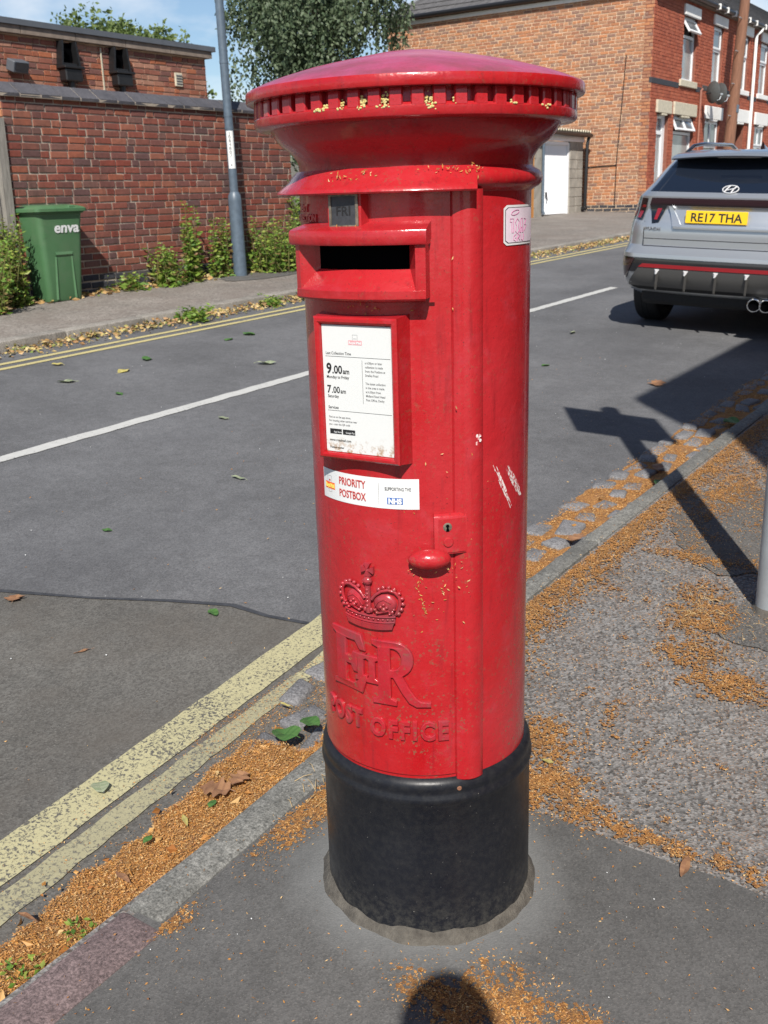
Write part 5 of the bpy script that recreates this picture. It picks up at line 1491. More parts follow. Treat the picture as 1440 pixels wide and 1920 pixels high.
pm.build('plate_lettering', M['ink'], npl_)
on_rear([('HYUNDAI', -.63, .945, .040, .0008, .155, 0)], M['chrome'], 'brand_lettering', car)
on_rear([('TUCSON', .50, .955, .045, .0006, .235, .2)], M['gloss_black'], 'model_lettering', car)
# oval badge low on the rear window
bd = MB(); zb = 1.315; cx0 = 0.0
oval = [(cx0 + .066 * math.cos(a), zb + .031 * math.sin(a)) for a in [2 * math.pi * k / 32 for k in range(33)]]
bd.tube([(x, rear_y(x, z) - .012, z) for x, z in oval], .0048, 6, caps=False)
for x0, x1 in ((-.038, -.020), (.020, .038)): bd.tube([(x0 - .006, rear_y(0, zb - .026) - .012, zb - .026), (x0 + .004, rear_y(0, zb) - .012, zb), (x1 + .006, rear_y(0, zb + .026) - .012, zb + .026)], .0065, 6)
bd.tube([(-.030, rear_y(0, zb) - .013, zb - .007), (.030, rear_y(0, zb) - .013, zb + .007)], .0055, 6)
bd.build('badge', M['silver'], car, 50)
# spoiler
sp = MB()
prof = [(.60, 1.652), (.42, 1.640), (.30, 1.615), (.27, 1.598), (.285, 1.588), (.45, 1.585), (.62, 1.60)]
P = []
for i in range(25):
    t = -1 + 2 * i / 24; x = .60 * t
    for y, z in prof: P.append((x, y + .10 * t * t, z - .028 * t * t))
k = len(prof)
sp.add(P, [(i * k + j, i * k + (j + 1) % k, (i + 1) * k + (j + 1) % k, (i + 1) * k + j) for i in range(24) for j in range(k)] + [tuple(range(k)), tuple(24 * k + j for j in reversed(range(k)))])
sp.build('spoiler', M['car'], car, 40)
MB().box((0, .33, 1.583), (.36, .02, .008)).build('brake_light', M['lens_dark'], car)
for x in (-.42, -.21, 0.0, .21): pass
# shark fin aerial and roof rails
fm = MB()
P = []
for y, h, w in ((.98, 0.0, .004), (1.00, .055, .010), (1.03, .075, .016), (1.10, .045, .026), (1.18, .012, .024), (1.22, 0.0, .004)):
    P += [(-w, y, 1.648), (0, y - .01, 1.652 + h), (w, y, 1.648)]
fm.add(P, [(i * 3 + j, i * 3 + j + 1, (i + 1) * 3 + j + 1, (i + 1) * 3 + j) for i in range(5) for j in range(2)]); fm.build('shark_fin_aerial', M['gloss_black'], car, 50)
for s_ in (-1, 1):
    MB().tube([(s_ * .60, .78, 1.625), (s_ * .59, .92, 1.685), (s_ * .585, 1.2, 1.705), (s_ * .585, 2.1, 1.70), (s_ * .59, 2.35, 1.64)], .018, 8).build('roof_rail', M['gloss_black'], car, 50)
# bumper: dark inset, red reflector line, grey diffuser with fins
panel([(-.875, .700), (.875, .700)], [(-.89, .565), (.89, .565)], 0.006, 40).build('bumper_inset', M['gloss_black'], car, 30)
panel([(-.66, .648), (.66, .648)], [(-.70, .614), (.70, .614)], 0.014, 40).build('reflector_strip', M['lens'], car, 30)
for s_ in (-1, 1):
    panel([(s_ * .74, .69), (s_ * .865, .69)], [(s_ * .83, .50), (s_ * .885, .53)], 0.012, 8).build('bumper_lamp', M['lens_dark'], car, 40)
    panel([(s_ * .90, .70), (s_ * .925, .70)], [(s_ * .87, .43), (s_ * .90, .43)], 0.008, 4).build('bumper_blade', M['car'], car, 40)
panel([(-.70, .606), (.70, .606)], [(-.83, .43), (.83, .43)], 0.012, 40).build('diffuser', M['car_trim'], car, 30)
panel([(-.83, .428), (.83, .428)], [(-.72, .395), (.72, .395)], 0.004, 30).build('lower_valance', M['rubber'], car, 30)
for x in (-.52, -.26, 0.0, .26, .52):
    f = MB(); y = rear_y(x, .55)
    f.add([(x - .016, y - .012, .598), (x + .016, y - .012, .598), (x + .010, y - .02, .41), (x - .010, y - .02, .41), (x, y - .045, .588), (x, y - .045, .43)], [(0, 4, 5, 3), (1, 2, 5, 4), (0, 1, 4), (3, 5, 2)])
    fo = f.build('diffuser_fin', M['car_trim'], car)
    MB().add([(x - .024, y - .016, .603), (x + .024, y - .016, .603), (x + .006, y - .05, .560), (x - .006, y - .05, .560), (x, y - .054, .592)], [(0, 4, 3), (0, 1, 4), (1, 2, 4), (4, 2, 3)]).build('fin_tip', M['silver'], fo)
ex = MB()
for x in (.34, .44):
    ex.lathe([(.055, 0.0), (.060, .004), (.058, .12), (.050, .12), (.050, .0), (.055, 0.0)], 24, (x, .02, .335), axis='Y')
ex.build('tailpipes', M['chrome'], car, 40)
exd = MB()
for x in (.34, .44): exd.lathe([(0.0, .03), (.05, .03)], 20, (x, .02, .335), axis='Y')
exd.build('tailpipe_bore', M['void'], car)
MB().rbox((0, .42, .33), (1.0, .36, .17), .07, 3).build('silencer', M['concrete'], car, 60)
MB().rbox((0, 2.2, .40), (1.45, 4.0, .30), .05, 2).build('underbody', M['rubber'], car, 50)
wl = MB().lathe([(.0, -.10), (.215, -.10), (.225, -.112), (.245, -.118), (.300, -.120), (.330, -.108), (.342, -.09), (.346, -.03), (.343, -.028), (.343, -.020), (.346, -.018), (.346, .018), (.343, .020), (.343, .028), (.346, .03), (.342, .09), (.330, .108), (.300, .120), (.245, .118), (.225, .112), (.215, .10), (0, .10)], 48, axis='X')
tyre = wl.mesh('tyre', M['rubber'], 40)
rm = MB()
for k in range(10):
    a = 2 * math.pi * k / 10; q = Matrix.Rotation(a, 3, 'X')
    rm.box(tuple(q @ Vector((.108, 0, .13))), (.03, .035, .19), q)
rm.lathe([(.0, .115), (.05, .115), (.055, .10)], 20, axis='X'); rm.lathe([(.20, .100), (.205, .118), (.222, .118), (.226, .112)], 40, axis='X')
rim = rm.mesh('rim', M['chrome'], 40)
for x, y in ((-.80, .86), (.80, .86), (-.80, 3.55), (.80, 3.55)):
    wo = link_mesh('wheel', tyre, None, car, (x, y, .346 / .945), (0, 0, 0 if x > 0 else math.pi), (1, 1, 1 / .945))
    link_mesh('rim', rim, None, wo)

# ------------------------------------------------------------------ wheelie bin
bz = gz(-7.8, 5.5)
wb = tag(empty('wheelie_bin', (-7.96, 5.42, bz), (0, 0, R(-2))), 'green plastic wheelie bin with white lettering against the brick wall', 'bin')
wb.scale = (1, 1, 0.93)
def rr_ring(hx, hy, z, r, n=5, cy=0.0):
    P = []
    for sx, sy, a in ((1, 1, 0), (-1, 1, 90), (-1, -1, 180), (1, -1, 270)):
        for k in range(n + 1):
            q = R(a + 90 * k / n); P.append((sx * (hx - r) + r * math.cos(q), cy + sy * (hy - r) + r * math.sin(q), z))
    return P
bm_ = MB(); rings = [(.225, .205, .0, .05), (.235, .215, .03, .06), (.255, .235, .35, .06), (.285, .262, .80, .06), (.295, .272, .93, .05), (.312, .288, .935, .04), (.312, .288, .955, .04), (.29, .27, .955, .04)]
P = [p for hx, hy, z, r in rings for p in rr_ring(hx, hy, z, r)]
k = 24
bm_.add(P, [(i * k + j, i * k + (j + 1) % k, (i + 1) * k + (j + 1) % k, (i + 1) * k + j) for i in range(len(rings) - 1) for j in range(k)] + [tuple(range(k))])
bm_.build('bin_body', M['bin_green'], wb, 40)
lm = MB(); rings = [(.320, .300, .948, .05), (.335, .312, .955, .05), (.335, .312, .985, .05), (.325, .302, .992, .05), (.315, .292, 1.000, .05), (.27, .25, 1.018, .06), (.20, .18, 1.028, .08)]
P = [p for hx, hy, z, r in rings for p in rr_ring(hx, hy, z, r)]
lm.add(P, [(i * k + j, i * k + (j + 1) % k, (i + 1) * k + (j + 1) % k, (i + 1) * k + j) for i in range(len(rings) - 1) for j in range(k)] + [tuple((len(rings) - 1) * k + j for j in range(k))])
ld = lm.build('lid', M['bin_green'], wb, 35)
MB().rbox((0.02, -0.27, 1.003), (.16, .06, .02), .008, 1).build('lid_grip', M['black_pvc'], ld)
MB().rbox((0.31, 0.12, 1.0), (.03, .08, .03), .008, 1).rbox((-0.26, 0.24, 1.0), (.06, .05, .03), .008, 1).build('hinge', M['bin_green'], ld)
# moulded recess low on the front face
rc = MB()
for y0, y1 in ((-.13, -.10), (.10, .13)):
    rc.add([(.236, y0, .02), (.236, y1, .02), (.262, y1 * .85, .48), (.262, y0 * .85, .48), (.252, (y0 + y1) / 2, .02), (.272, (y0 + y1) / 2 * .85, .47)], [(0, 4, 5, 3), (4, 1, 2, 5), (3, 5, 2)])
rc.add([(.262, -.11, .48), (.262, .11, .48), (.268, .11, .53), (.268, -.11, .53), (.277, -.10, .50), (.277, .10, .50)], [(0, 1, 5, 4), (4, 5, 2, 3)])
rc.build('front_ribs', M['bin_green'], wb, 30)
V_, F_ = text_geo('enva', .155, .001, 0.0, 'CENTER', .004, 1.0, .12, .30)
mb = MB(); mb.add([(.289 + v[2] + (v[1] - .05) * .056, v[0] + .05, v[1] + .735) for v in V_], F_); mb.build('lettering', M['vinyl'], wb)
for s_ in (-1, 1):
    MB().lathe([(0, -.025), (.09, -.025), (.10, -.015), (.10, .015), (.09, .025), (0, .025)], 24, (-.20 , s_ * .0, .0), axis='X').map(lambda p: (p[1] * 0 - .20 + (p[1]) , s_ * .20 + (p[0] + .20), .10 + p[2])).build('wheel', M['rubber'], wb, 40)

# ------------------------------------------------------------------ lamp column by the wall
lz = gz(-7.74, 8.12)
lc = tag(empty('lamp_column', (-7.74, 8.12, lz), (R(-0.6), R(-1.2), 0)), 'blue grey lamp column with wide base in front of the brick wall', 'lamp post')
MB().tube([(0, 0, -.1), (0, 0, 0.02), (0, 0, .90)], [.084, .084, .081], 24).tube([(0, 0, .90), (0, 0, .96), (0, 0, 1.0)], [.081, .076, .052], 24).build('base_section', M['lamp_grey'], lc, 30)
MB().tube([(0, 0, .99), (0, 0, 1.5), (0, 0, 3.4), (0, 0, 5.6)], [.052, .052, .050, .046], 20).build('shaft', M['lamp_grey'], lc, 30)
for z in (1.72, 1.86, 2.45): MB().tube([(0, 0, z), (0, 0, z + .03)], .0545, 20).build('band', M['lamp_grey'], lc, 30)
MB().add([(.0845 * math.cos(a), .0845 * math.sin(a), z) for z in (.30, .82) for a in [R(-75 + 7.5 * q) for q in range(11)]], [(q, q + 1, q + 12, q + 11) for q in range(10)]).build('access_door', M['lamp_grey'], lc, 30)
sg = MB().add([(.0535 * math.cos(a), .0535 * math.sin(a), z) for z in (1.27, 1.70) for a in [R(-95 + 8 * q) for q in range(13)]], [(q, q + 1, q + 14, q + 13) for q in range(12)]).build('number_label', M['vinyl'], lc, 60)
nm = MB()
for i, ch_ in enumerate('J084B07'):
    V_, F_ = text_geo(ch_, .050, 0, 0, 'CENTER', .0006)
    nm.add([(lambda a: (.0542 * math.cos(a), .0542 * math.sin(a), 1.655 - .043 * i + v[1]))(R(-52) + v[0] / .0542) for v in V_], F_)
nm.lathe([(0, .0005), (.008, .0005)], 12, axis='Y').map(lambda p: (.0545 * math.cos(R(-52) + p[0] / .054), .0545 * math.sin(R(-52) + p[0] / .054), 1.31 + p[2]), len(nm.v) - 24)
nm.build('number', M['ink'], sg)
MB().tube([(0, 0, 5.6), (.15, 0, 5.75), (.6, 0, 5.82)], .03, 10).build('arm', M['lamp_grey'], lc, 40)
MB().rbox((.85, 0, 5.84), (.6, .22, .12), .04, 2).build('lantern', M['lamp_grey'], lc, 40)

# ------------------------------------------------------------------ sign post at the right
pz = gz(.262, 1.725)
spo = tag(empty('sign_post', (.288, 1.735, pz)), 'grey galvanised sign post standing on the pavement at the right edge', 'sign post')
MB().tube([(0, 0, -.1), (0, 0, 3.10)], .057, 28).build('post', M['galv'], spo, 30)
MB().tube([(0, 0, 3.10), (0, 0, 3.125)], [.059, .045], 20).build('post_cap', M['black_pvc'], spo, 40)
MB().lathe([(.057, .02), (.066, .008), (.080, -.004)], 28, jit=lambda a, j, r, z: (r + .004 * math.sin(3 * a) * j, z)).build('footing', M['cement'], spo, 60)
sgp = MB().rbox((.02, -.068, 2.78), (.62, .004, .60), .0015, 1).build('sign_plate', M['galv'], spo)
for z in (2.6, 2.96): MB().rbox((0, -.055, z), (.13, .03, .04), .006, 1).build('clip', M['galv'], spo)

# ------------------------------------------------------------------ telegraph pole, dishes, pipe, wires
tpz = gz(-7.95, 29.4)
tp = tag(empty('telegraph_pole', (-7.95, 29.3, tpz), (R(-2.2), R(2.0), 0)), 'brown wooden telegraph pole in front of the terrace', 'telegraph pole')
MB().tube([(0, 0, -.3), (0, 0, 3), (0, 0, 8.2)], [.165, .15, .115], 18).build('pole', M['pole_wood'], tp, 30)
for k in range(7):
    s_ = 1 if k % 2 else -1
    MB().tube([(0, s_ * .1, 2.4 + .42 * k), (0, s_ * .34, 2.4 + .42 * k)], .014, 6).build('step_iron', M['galv'], tp)
MB().rbox((.13, -.02, 2.6), (.07, .13, .22), .015, 1).build('junction_box', M['lamp_grey'], tp)
def dish(y, x, z, lab, yaw):
    d = tag(empty('satellite_dish', (x, y, z), (0, 0, yaw)), lab, 'satellite dish', 'satellite dishes on the terrace')
    d.scale = (.82, .82, .82)
    prof = [(.0, .10), (.10, .09), (.20, .06), (.28, .02), (.31, .0), (.31, -.012), (.20, .045), (.0, .088)]
    MB().lathe(prof, 28, axis='Y').map(lambda p: (p[0], p[1], p[2] * 1.12)).build('reflector', M['dish'], d, 40)
    MB().tube([(0, .0, -.30), (0, -.30, -.22), (0, -.36, -.10)], .014, 6).build('feed_arm', M['galv'], d)
    MB().rbox((0, -.37, -.06), (.07, .10, .07), .02, 2).build('receiver', M['galv'], d)
    MB().tube([(0, .10, 0), (0, .22, -.04), (0, .32, -.05)], .02, 6).build('bracket', M['black_pvc'], d)
dish(27.85, HX + .42, 3.83, 'dark satellite dish on the terrace wall, the one nearer the end house', R(150))
dish(28.50, HX + .42, 3.83, 'dark satellite dish on the terrace wall, the one nearer the telegraph pole', R(150))
pp = MB().tube([(HX + .05, 28.1, 3.95), (HX + .05, 27.98, 3.9), (HX + .05, 27.95, .9)], .028, 8).build('wall_pipe', M['copper'], None, 40)
tag(pp, 'thin brown pipe running down the terrace front beside the end house window', 'pipe')
def wire(a, b, sag_, lab, r=.009):
    a, b = Vector(a), Vector(b)
    o = MB().tube([a.lerp(b, t) - Vector((0, 0, sag_ * 4 * t * (1 - t))) for t in [k / 16 for k in range(17)]], r, 5).build('overhead_wire', M['black_pvc'])
    tag(o, lab, 'wire')
wire((-24, 30, 9.2), (-9.0, 16.5, 7.33), .35, 'lower overhead wire sloping up to the lamp column across the sky', .010)
wire((-30, 26, 9.9), (-7.95, 29.5, 8.3), .5, 'upper overhead wire running level across the top of the sky', .010)

# ------------------------------------------------------------------ plants
def leaf_quads(C, D, L, W, fold=0.25, rs=None):
    """C (n,3) leaf bases, D (n,3) directions, L, W (n) sizes -> folded leaves of two quads... as verts, quads"""
    n = len(C)
    D = D / np.linalg.norm(D, axis=1, keepdims=True)
    A = np.cross(D, rs.normal(size=(n, 3))); A /= np.linalg.norm(A, axis=1, keepdims=True)
    N = np.cross(D, A)
    L = L[:, None]; W = W[:, None]
    b = C; t = C + D * L
    m1 = C + D * L * .45 + A * W + N * W * fold; m2 = C + D * L * .45 - A * W + N * W * fold
    V = np.stack([b, m1, t, m2], 1).reshape(-1, 3)
    F = np.arange(4 * n).reshape(n, 4)
    return V, F
def plant(name, label, cat, x, y, height, spread, stems, leaf, seed, mats=('weed_leaf',), droop=.35, density=1.0, dry=.15, z=None, flat_x=1.0, group=None):
    rs = np.random.default_rng(seed); r = random.Random(seed)
    z = gz(x, y) if z is None else z
    root = tag(empty(name, (x, y, z)), label, cat, group)
    C, D, L, W, MI = [], [], [], [], []
    st = MB()
    for s_ in range(stems):
        a = r.uniform(0, 6.28); q = spread * math.sqrt(r.random())
        bx_, by_ = q * math.cos(a) * flat_x * .6, q * math.sin(a) * .6
        h = height * r.uniform(.55, 1.0)
        tx_, ty_ = bx_ + r.gauss(0, spread * .30) * flat_x, by_ + r.gauss(0, spread * .30)
        path = [Vector((bx_ + (tx_ - bx_) * t ** 1.3, by_ + (ty_ - by_) * t ** 1.3, h * t)) for t in (0, .3, .6, .85, 1)]
        kq = min(1.0, height / .6); st.tube(path, [q_ * kq for q_ in (.006, .005, .004, .003, .0015)], 5)
        m = int(density * h / .013)
        for i in range(m):
            t = (i + r.random()) / m
            p = Vector((bx_ + (tx_ - bx_) * t ** 1.3, by_ + (ty_ - by_) * t ** 1.3, h * t))
            an = i * 2.4 + r.uniform(-.5, .5); sz = leaf * (1.0 - .55 * t) * r.uniform(.7, 1.25)
            d = Vector((math.cos(an), math.sin(an), r.uniform(-droop, .45)))
            C.append(p + d * .01); D.append(d); L.append(sz); W.append(sz * r.uniform(.2, .3)); MI.append(1 if r.random() < dry * (1.4 - t) else 0)
            if r.random() < .5:
                p2 = p + d * sz * .6; d2 = Vector((math.cos(an + 1), math.sin(an + 1), r.uniform(-.2, .6)))
                C.append(p2); D.append(d2); L.append(sz * .7); W.append(sz * .2); MI.append(MI[-1])
    V, F = leaf_quads(np.array(C), np.array(D), np.array(L), np.array(W), .25, rs)
    st.build('stems', M['stem'], root)
    o = np_mesh('foliage', V, F, [M[mats[0]], M['weed_dry']], root, MI)
    return root
plant('weed', 'low ferny green weed at the foot of the brick wall right of the bin', 'plant', -7.84, 6.33, .20, .30, 16, .10, 1, droop=.2, density=.8)
plant('weed', 'bushy green and yellow weed clump against the middle of the brick wall', 'plant', -7.78, 6.90, .50, .28, 20, .10, 2, density=.8, dry=.25)
plant('weed', 'tall leafy weed spike beside the bushy clump on the brick wall', 'plant', -7.80, 7.34, .95, .10, 8, .11, 3, density=.9, dry=.1)
plant('weed', 'single thin tall weed stalk against the brick wall left of the lamp column', 'plant', -7.84, 7.80, .98, .03, 2, .10, 4, density=1.3, dry=.05)
plant('weed', 'narrow leafy weed right beside the lamp column base', 'plant', -7.86, 8.0, .74, .07, 6, .085, 5, density=.9, dry=.2)
plant('weed', 'broad bushy green weed right of the lamp column, partly behind the post box', 'plant', -7.74, 8.85, .70, .62, 60, .085, 6, density=.75, dry=.18)
plant('weed', 'tall leafy shrub at the right end of the brick wall', 'plant', -7.9, 9.75, 1.20, .42, 40, .10, 7, density=.6, dry=.1)
plant('shrub', 'wild green shrub growing between the timber gate and the bin', 'plant', -7.90, 4.86, .90, .24, 30, .09, 8, density=.7, dry=.25)
plant('shrub', 'leafy green shrub in front of the timber gate at the left edge', 'plant', -7.66, 4.42, .66, .34, 36, .09, 9, density=.7, dry=.35)
for i, (x, y, h, lab) in enumerate(((-6.1, 5.55, .16, 'small dark green weed sprouting at the far kerb amid dead leaves'), (-6.12, 6.75, .13, 'little green weed at the far kerb left of the post box slot'), (-6.12, 7.45, .14, 'green weed tuft at the far kerb nearest the post box'),
                                    (-0.49, -0.52, .04, 'tiny green weed on the near gutter beside the purplish kerb stone'), (-0.50, -0.66, .04, 'tiny leafy weed at the near gutter by the picture corner'))):
    plant('weed', lab, 'plant', x, y, h, h * 1.4, 10, h * .62, 30 + i, z=gz(x, y, ROAD + (.0 if x < -3 else .05)), dry=.0, density=1.6, droop=.1)

# ------------------------------------------------------------------ trees
def tree(name, label, x, y, base, height, crown_c, crown_r, n_strand, leaf, seed, mat, hang=1.0, trunk=.16, per=26):
    rs = np.random.default_rng(seed); r = random.Random(seed)
    root = tag(empty(name, (x, y, base)), label, 'tree')
    tb = MB(); cc = Vector(crown_c) - Vector((x, y, base))
    top = cc + Vector((0, 0, crown_r[2] * .55))
    path = [Vector((0, 0, 0)), Vector((.05, 0, cc.z * .4)), Vector((cc.x * .6, cc.y * .6, cc.z * .8)), top]
    tb.tube(path, [trunk, trunk * .85, trunk * .6, trunk * .15], 10)
    C, D, L, W = [], [], [], []
    nb = 16; ends = []
    for k in range(nb):
        a = 2.4 * k; e = r.uniform(-.25, .75)
        q = Vector((math.cos(a) * crown_r[0] * r.uniform(.45, .8), math.sin(a) * crown_r[1] * r.uniform(.45, .8), e * crown_r[2] * .7)) + cc
        s0 = path[1].lerp(path[3], r.uniform(.15, .85))
        mid = s0.lerp(q, .5) + Vector((0, 0, .35))
        tb.tube([s0, mid, q], [trunk * .35, trunk * .22, .015], 6); ends.append((s0, mid, q))
    clumps = []
    for k in range(70):
        v = Vector((r.gauss(0, 1), r.gauss(0, 1), r.gauss(0, 1))).normalized() * r.uniform(.45, 1.0)
        clumps.append(cc + Vector((v.x * crown_r[0], v.y * crown_r[1], v.z * crown_r[2])))
    clumps += [e[2] for e in ends]
    for k in range(n_strand):
        c = r.choice(clumps)
        p = c + Vector((r.gauss(0, .28), r.gauss(0, .28), r.gauss(0, .22))) * (crown_r[0] * .35)
        if hang:
            ln = r.uniform(.5, 1.5) * hang; dx, dy = r.gauss(0, .10), r.gauss(0, .10)
            for i in range(per):
                t = i / per
                C.append((p.x + dx * t + r.gauss(0, .035), p.y + dy * t + r.gauss(0, .035), p.z - ln * t)); D.append((r.gauss(0, .6), r.gauss(0, .6), -.8))
                s_ = leaf * r.uniform(.6, 1.2); L.append(s_); W.append(s_ * .38)
        else:
            for i in range(per):
                C.append((p.x + r.gauss(0, .16), p.y + r.gauss(0, .16), p.z + r.gauss(0, .13))); D.append((r.gauss(0, 1), r.gauss(0, 1), r.gauss(0, .8)))
                s_ = leaf * r.uniform(.6, 1.2); L.append(s_); W.append(s_ * .38)
    tb.build('trunk', M['bark'], root, 40)
    V, F = leaf_quads(np.array(C), np.array(D), np.array(L), np.array(W), .2, rs)
    np_mesh('crown', V, F, M[mat], root)
    return root
tree('birch_tree', 'large drooping birch tree rising behind the garden wall beside the orange house', -16.4, 21.0, .9, 9, (-15.7, 20.6, 5.7), (2.5, 2.0, 3.0), 1900, .115, 3, 'birch_leaf', .9, .17, 18)
tree('leafy_tree', 'pale green tree crown showing over the flat roof at left', -36.0, 31, .5, 8.5, (-35.0, 30.5, 6.6), (3.2, 2.6, 2.3), 900, .22, 4, 'light_leaf', 0, .2, 14)
tree('leafy_tree', 'smaller pale green tree crown over the flat roof, right of the larger pale crown', -31.0, 30.5, .5, 7.5, (-30.9, 30.2, 6.1), (1.5, 1.4, 2.0), 420, .2, 5, 'light_leaf', 0, .15, 14)
tree('dark_tree', 'dark green tree seen beyond the corner of the flat roofed building', -19.2, 21.5, .9, 4.5, (-19.0, 21.3, 2.9), (1.3, 1.3, 1.2), 300, .10, 6, 'birch_leaf', 0, .1, 16)
plant('climber', 'green and reddish climber on the far end of the orange side wall', 'plant', -15.7, 23.9, 4.7, .55, 40, .16, 15, mats=('dark_leaf',), density=.12, dry=.3, z=.9)

# ------------------------------------------------------------------ fallen leaves
def leaf_mesh(kind, mat, seed):
    r = random.Random(seed); mb = MB()
    n = 14; P = []
    for k in range(n + 1):
        t = k / n
        if kind == 'oval': w = .30 * math.sin(math.pi * t ** .8) ** .8
        elif kind == 'round': w = .48 * math.sin(math.pi * t ** .65) ** .7
        elif kind == 'narrow': w = .13 * math.sin(math.pi * t) ** .8
        else: w = .40 * math.sin(math.pi * t ** .75) ** .8 * (1 + .35 * math.sin(t * 20))
        P.append((t - .5, w))
    c1, c2, tw = r.uniform(.1, .5), r.uniform(-.5, .5), r.uniform(-.4, .4)
    for k in range(n):
        for s_ in (-1, 1):
            q = []
            for x, w in (P[k], P[k + 1]):
                for f in (0, .5, 1):
                    y = s_ * w * f
                    q.append((x, y, .5 * c1 * abs(y) + c2 * x * x * .5 + tw * x * y + .03 + .03 * math.sin(9 * x + 7 * y + seed)))
            mb.add(q, [(0, 1, 4, 3), (1, 2, 5, 4)])
    mb.tube([(-.5, 0, c2 * .12 + .03), (-.66, .03, .02)], .012, 4)
    return mb.mesh('leaf', M[mat], 60)
LEAVES = [
    (-2.37, 2.04, 'narrow', 'pale_fallen', .10, 'curled pale leaf on the road left of the post box notice', 0), (-3.26, 2.9, 'oval', 'pale_fallen', .085, 'greyish leaf lying just below the white centre line', 0),
    (-1.39, .81, 'oval', 'green_fallen', .062, 'bright green leaf on the road just above the tar seam', 0), (-2.35, 1.17, 'oval', 'green_fallen', .050, 'small green leaf in the middle of the near lane', 0),
    (-1.55, .36, 'narrow', 'brown_fallen', .060, 'small curled brown leaf below the tar seam', 0), (-2.08, .50, 'lobed', 'brown_fallen', .075, 'dark brown leaf on the tar seam at the left edge', 0),
    (-2.74, 6.95, 'narrow', 'pale_fallen', .16, 'pale dry leaf on the road right of the post box near the white line', 0), (-2.31, 5.48, 'oval', 'green_fallen', .085, 'green leaf on the road right of the post box', 0),
    (-1.37, 5.29, 'lobed', 'brown_fallen', .13, 'brown leaf lying in the big shadow edge by the car', 0), (-.58, 2.1, 'lobed', 'brown_fallen', .085, 'reddish brown leaf in the near gutter just right of the post box', .045),
    (-.90, -.13, 'round', 'pale_fallen', .048, 'pale blue green leaf resting on the yellow line', .014), (-.63, .28, 'round', 'green_fallen', .085, 'large green leaf in the gutter beside the post box base', .05), (-.60, .36, 'round', 'green_fallen', .060, 'second green leaf overlapping the large one in the gutter', .055),
    (-.615, -.01, 'lobed', 'brown_fallen', .080, 'crumpled brown leaf on the orange litter by the kerb', .05), (-.59, .05, 'lobed', 'brown_fallen', .060, 'small crumpled brown leaf against the kerb edge', .055), (-.575, -.06, 'oval', 'green_fallen', .036, 'small green leaf by the crumpled brown leaf', .055), (-.61, -.24, 'oval', 'green_fallen', .032, 'small green leaf alone on the orange litter', .05),
    (.045, .50, 'oval', 'yellow_fallen', .030, 'small yellow green leaf on the pavement right of the post box base', .004), (-.66, .95, 'narrow', 'yellow_fallen', .06, 'long yellow leaf in the gutter close to the second yellow line', .02), (-.76, .44, 'narrow', 'yellow_fallen', .040, 'yellow leaf beside the gutter stones', .02),
    (-.64, -.55, 'narrow', 'brown_fallen', .050, 'thin tan leaf on the litter near the purplish kerb stone', .045), (-.56, -.36, 'narrow', 'brown_fallen', .065, 'long tan leaf against the kerb joint', .05), (-.59, -.14, 'narrow', 'yellow_fallen', .05, 'curled yellowish leaf on the litter below the brown leaf', .05),
    (-4.13, 4.34, 'oval', 'pale_fallen', .15, 'pale green leaf on the far lane near the post box', 0), (-5.45, 3.42, 'oval', 'yellow_fallen', .10, 'yellow leaf just outside the far yellow lines', 0), (-5.03, 3.95, 'oval', 'green_fallen', .13, 'green leaf in the middle of the far lane', 0), (-4.84, 3.54, 'oval', 'yellow_fallen', .12, 'yellow green leaf on the far lane below the green one', 0),
    (-5.12, 5.28, 'round', 'green_fallen', .12, 'upright dark green leaf on the far lane', 0), (-5.11, 4.99, 'oval', 'green_fallen', .12, 'flat green leaf beside the upright one on the far lane', 0), (-4.9, 3.05, 'oval', 'pale_fallen', .14, 'pale leaf at the left edge of the far lane', 0), (-4.3, 3.0, 'oval', 'green_fallen', .08, 'dark leaf on the far lane above the centre line', 0),
    (-.57, 3.05, 'oval', 'green_fallen', .07, 'green leaf at the kerb near the shadow of the sign', .03), (-.66, 3.3, 'oval', 'brown_fallen', .10, 'dark wilted leaf in the gutter by the shadow of the sign', .03), (-.60, 4.4, 'round', 'green_fallen', .12, 'green leaf in the shaded gutter at the right edge', .03),
    (-.35, -.10, 'narrow', 'brown_fallen', .02, 'tiny brown fleck of leaf by the kerb patch of litter', .006), (.46, .30, 'narrow', 'brown_fallen', .075, 'long dark brown leaf at the right edge of the pavement', .004),
]
for i, (x, y, kind, mat, size, lab, lift) in enumerate(LEAVES):
    me = leaf_mesh(kind, mat, i)
    off = lift + (ROAD + .005 if x < kf(y) else .002)
    o = link_mesh('fallen_leaf', me, None, None, (x, y, gz(x, y, off)), (rnd.uniform(-.12, .12), rnd.uniform(-.12, .12), rnd.uniform(0, 6.28)), (size, size, size))
    tag(o, lab, 'leaf', 'fallen leaves on the ground')

# dead leaves heaped in the far gutter and along the wall
rs = np.random.default_rng(77)
def flat_leaves(n, xf, yf, size, zf):
    C, D, L, W = [], [], [], []
    for k in range(n):
        x, y = xf(k), yf(k)
        C.append((x, y, zf(x, y))); a = rs.uniform(0, 6.28); D.append((math.cos(a), math.sin(a), rs.normal(0, .28)))
        s_ = size * rs.uniform(.6, 1.4); L.append(s_); W.append(s_ * rs.uniform(.18, .36))
    return leaf_quads(np.array(C), np.array(D), np.array(L), np.array(W), .3, rs)
ys = rs.uniform(1.5, 20, 4200); q = np.abs(rs.normal(0, .10, 4200))
V, F = flat_leaves(4200, lambda k: -6.20 + min(q[k], .33), lambda k: ys[k], .044, lambda x, y: gz(x, y, ROAD + .012 + .06 * max(0, 1 - (x + 6.2) / .22) * rs.random()))
o = np_mesh('leaf_litter', V, F, M['mixed_litter']); o['kind'] = 'stuff'
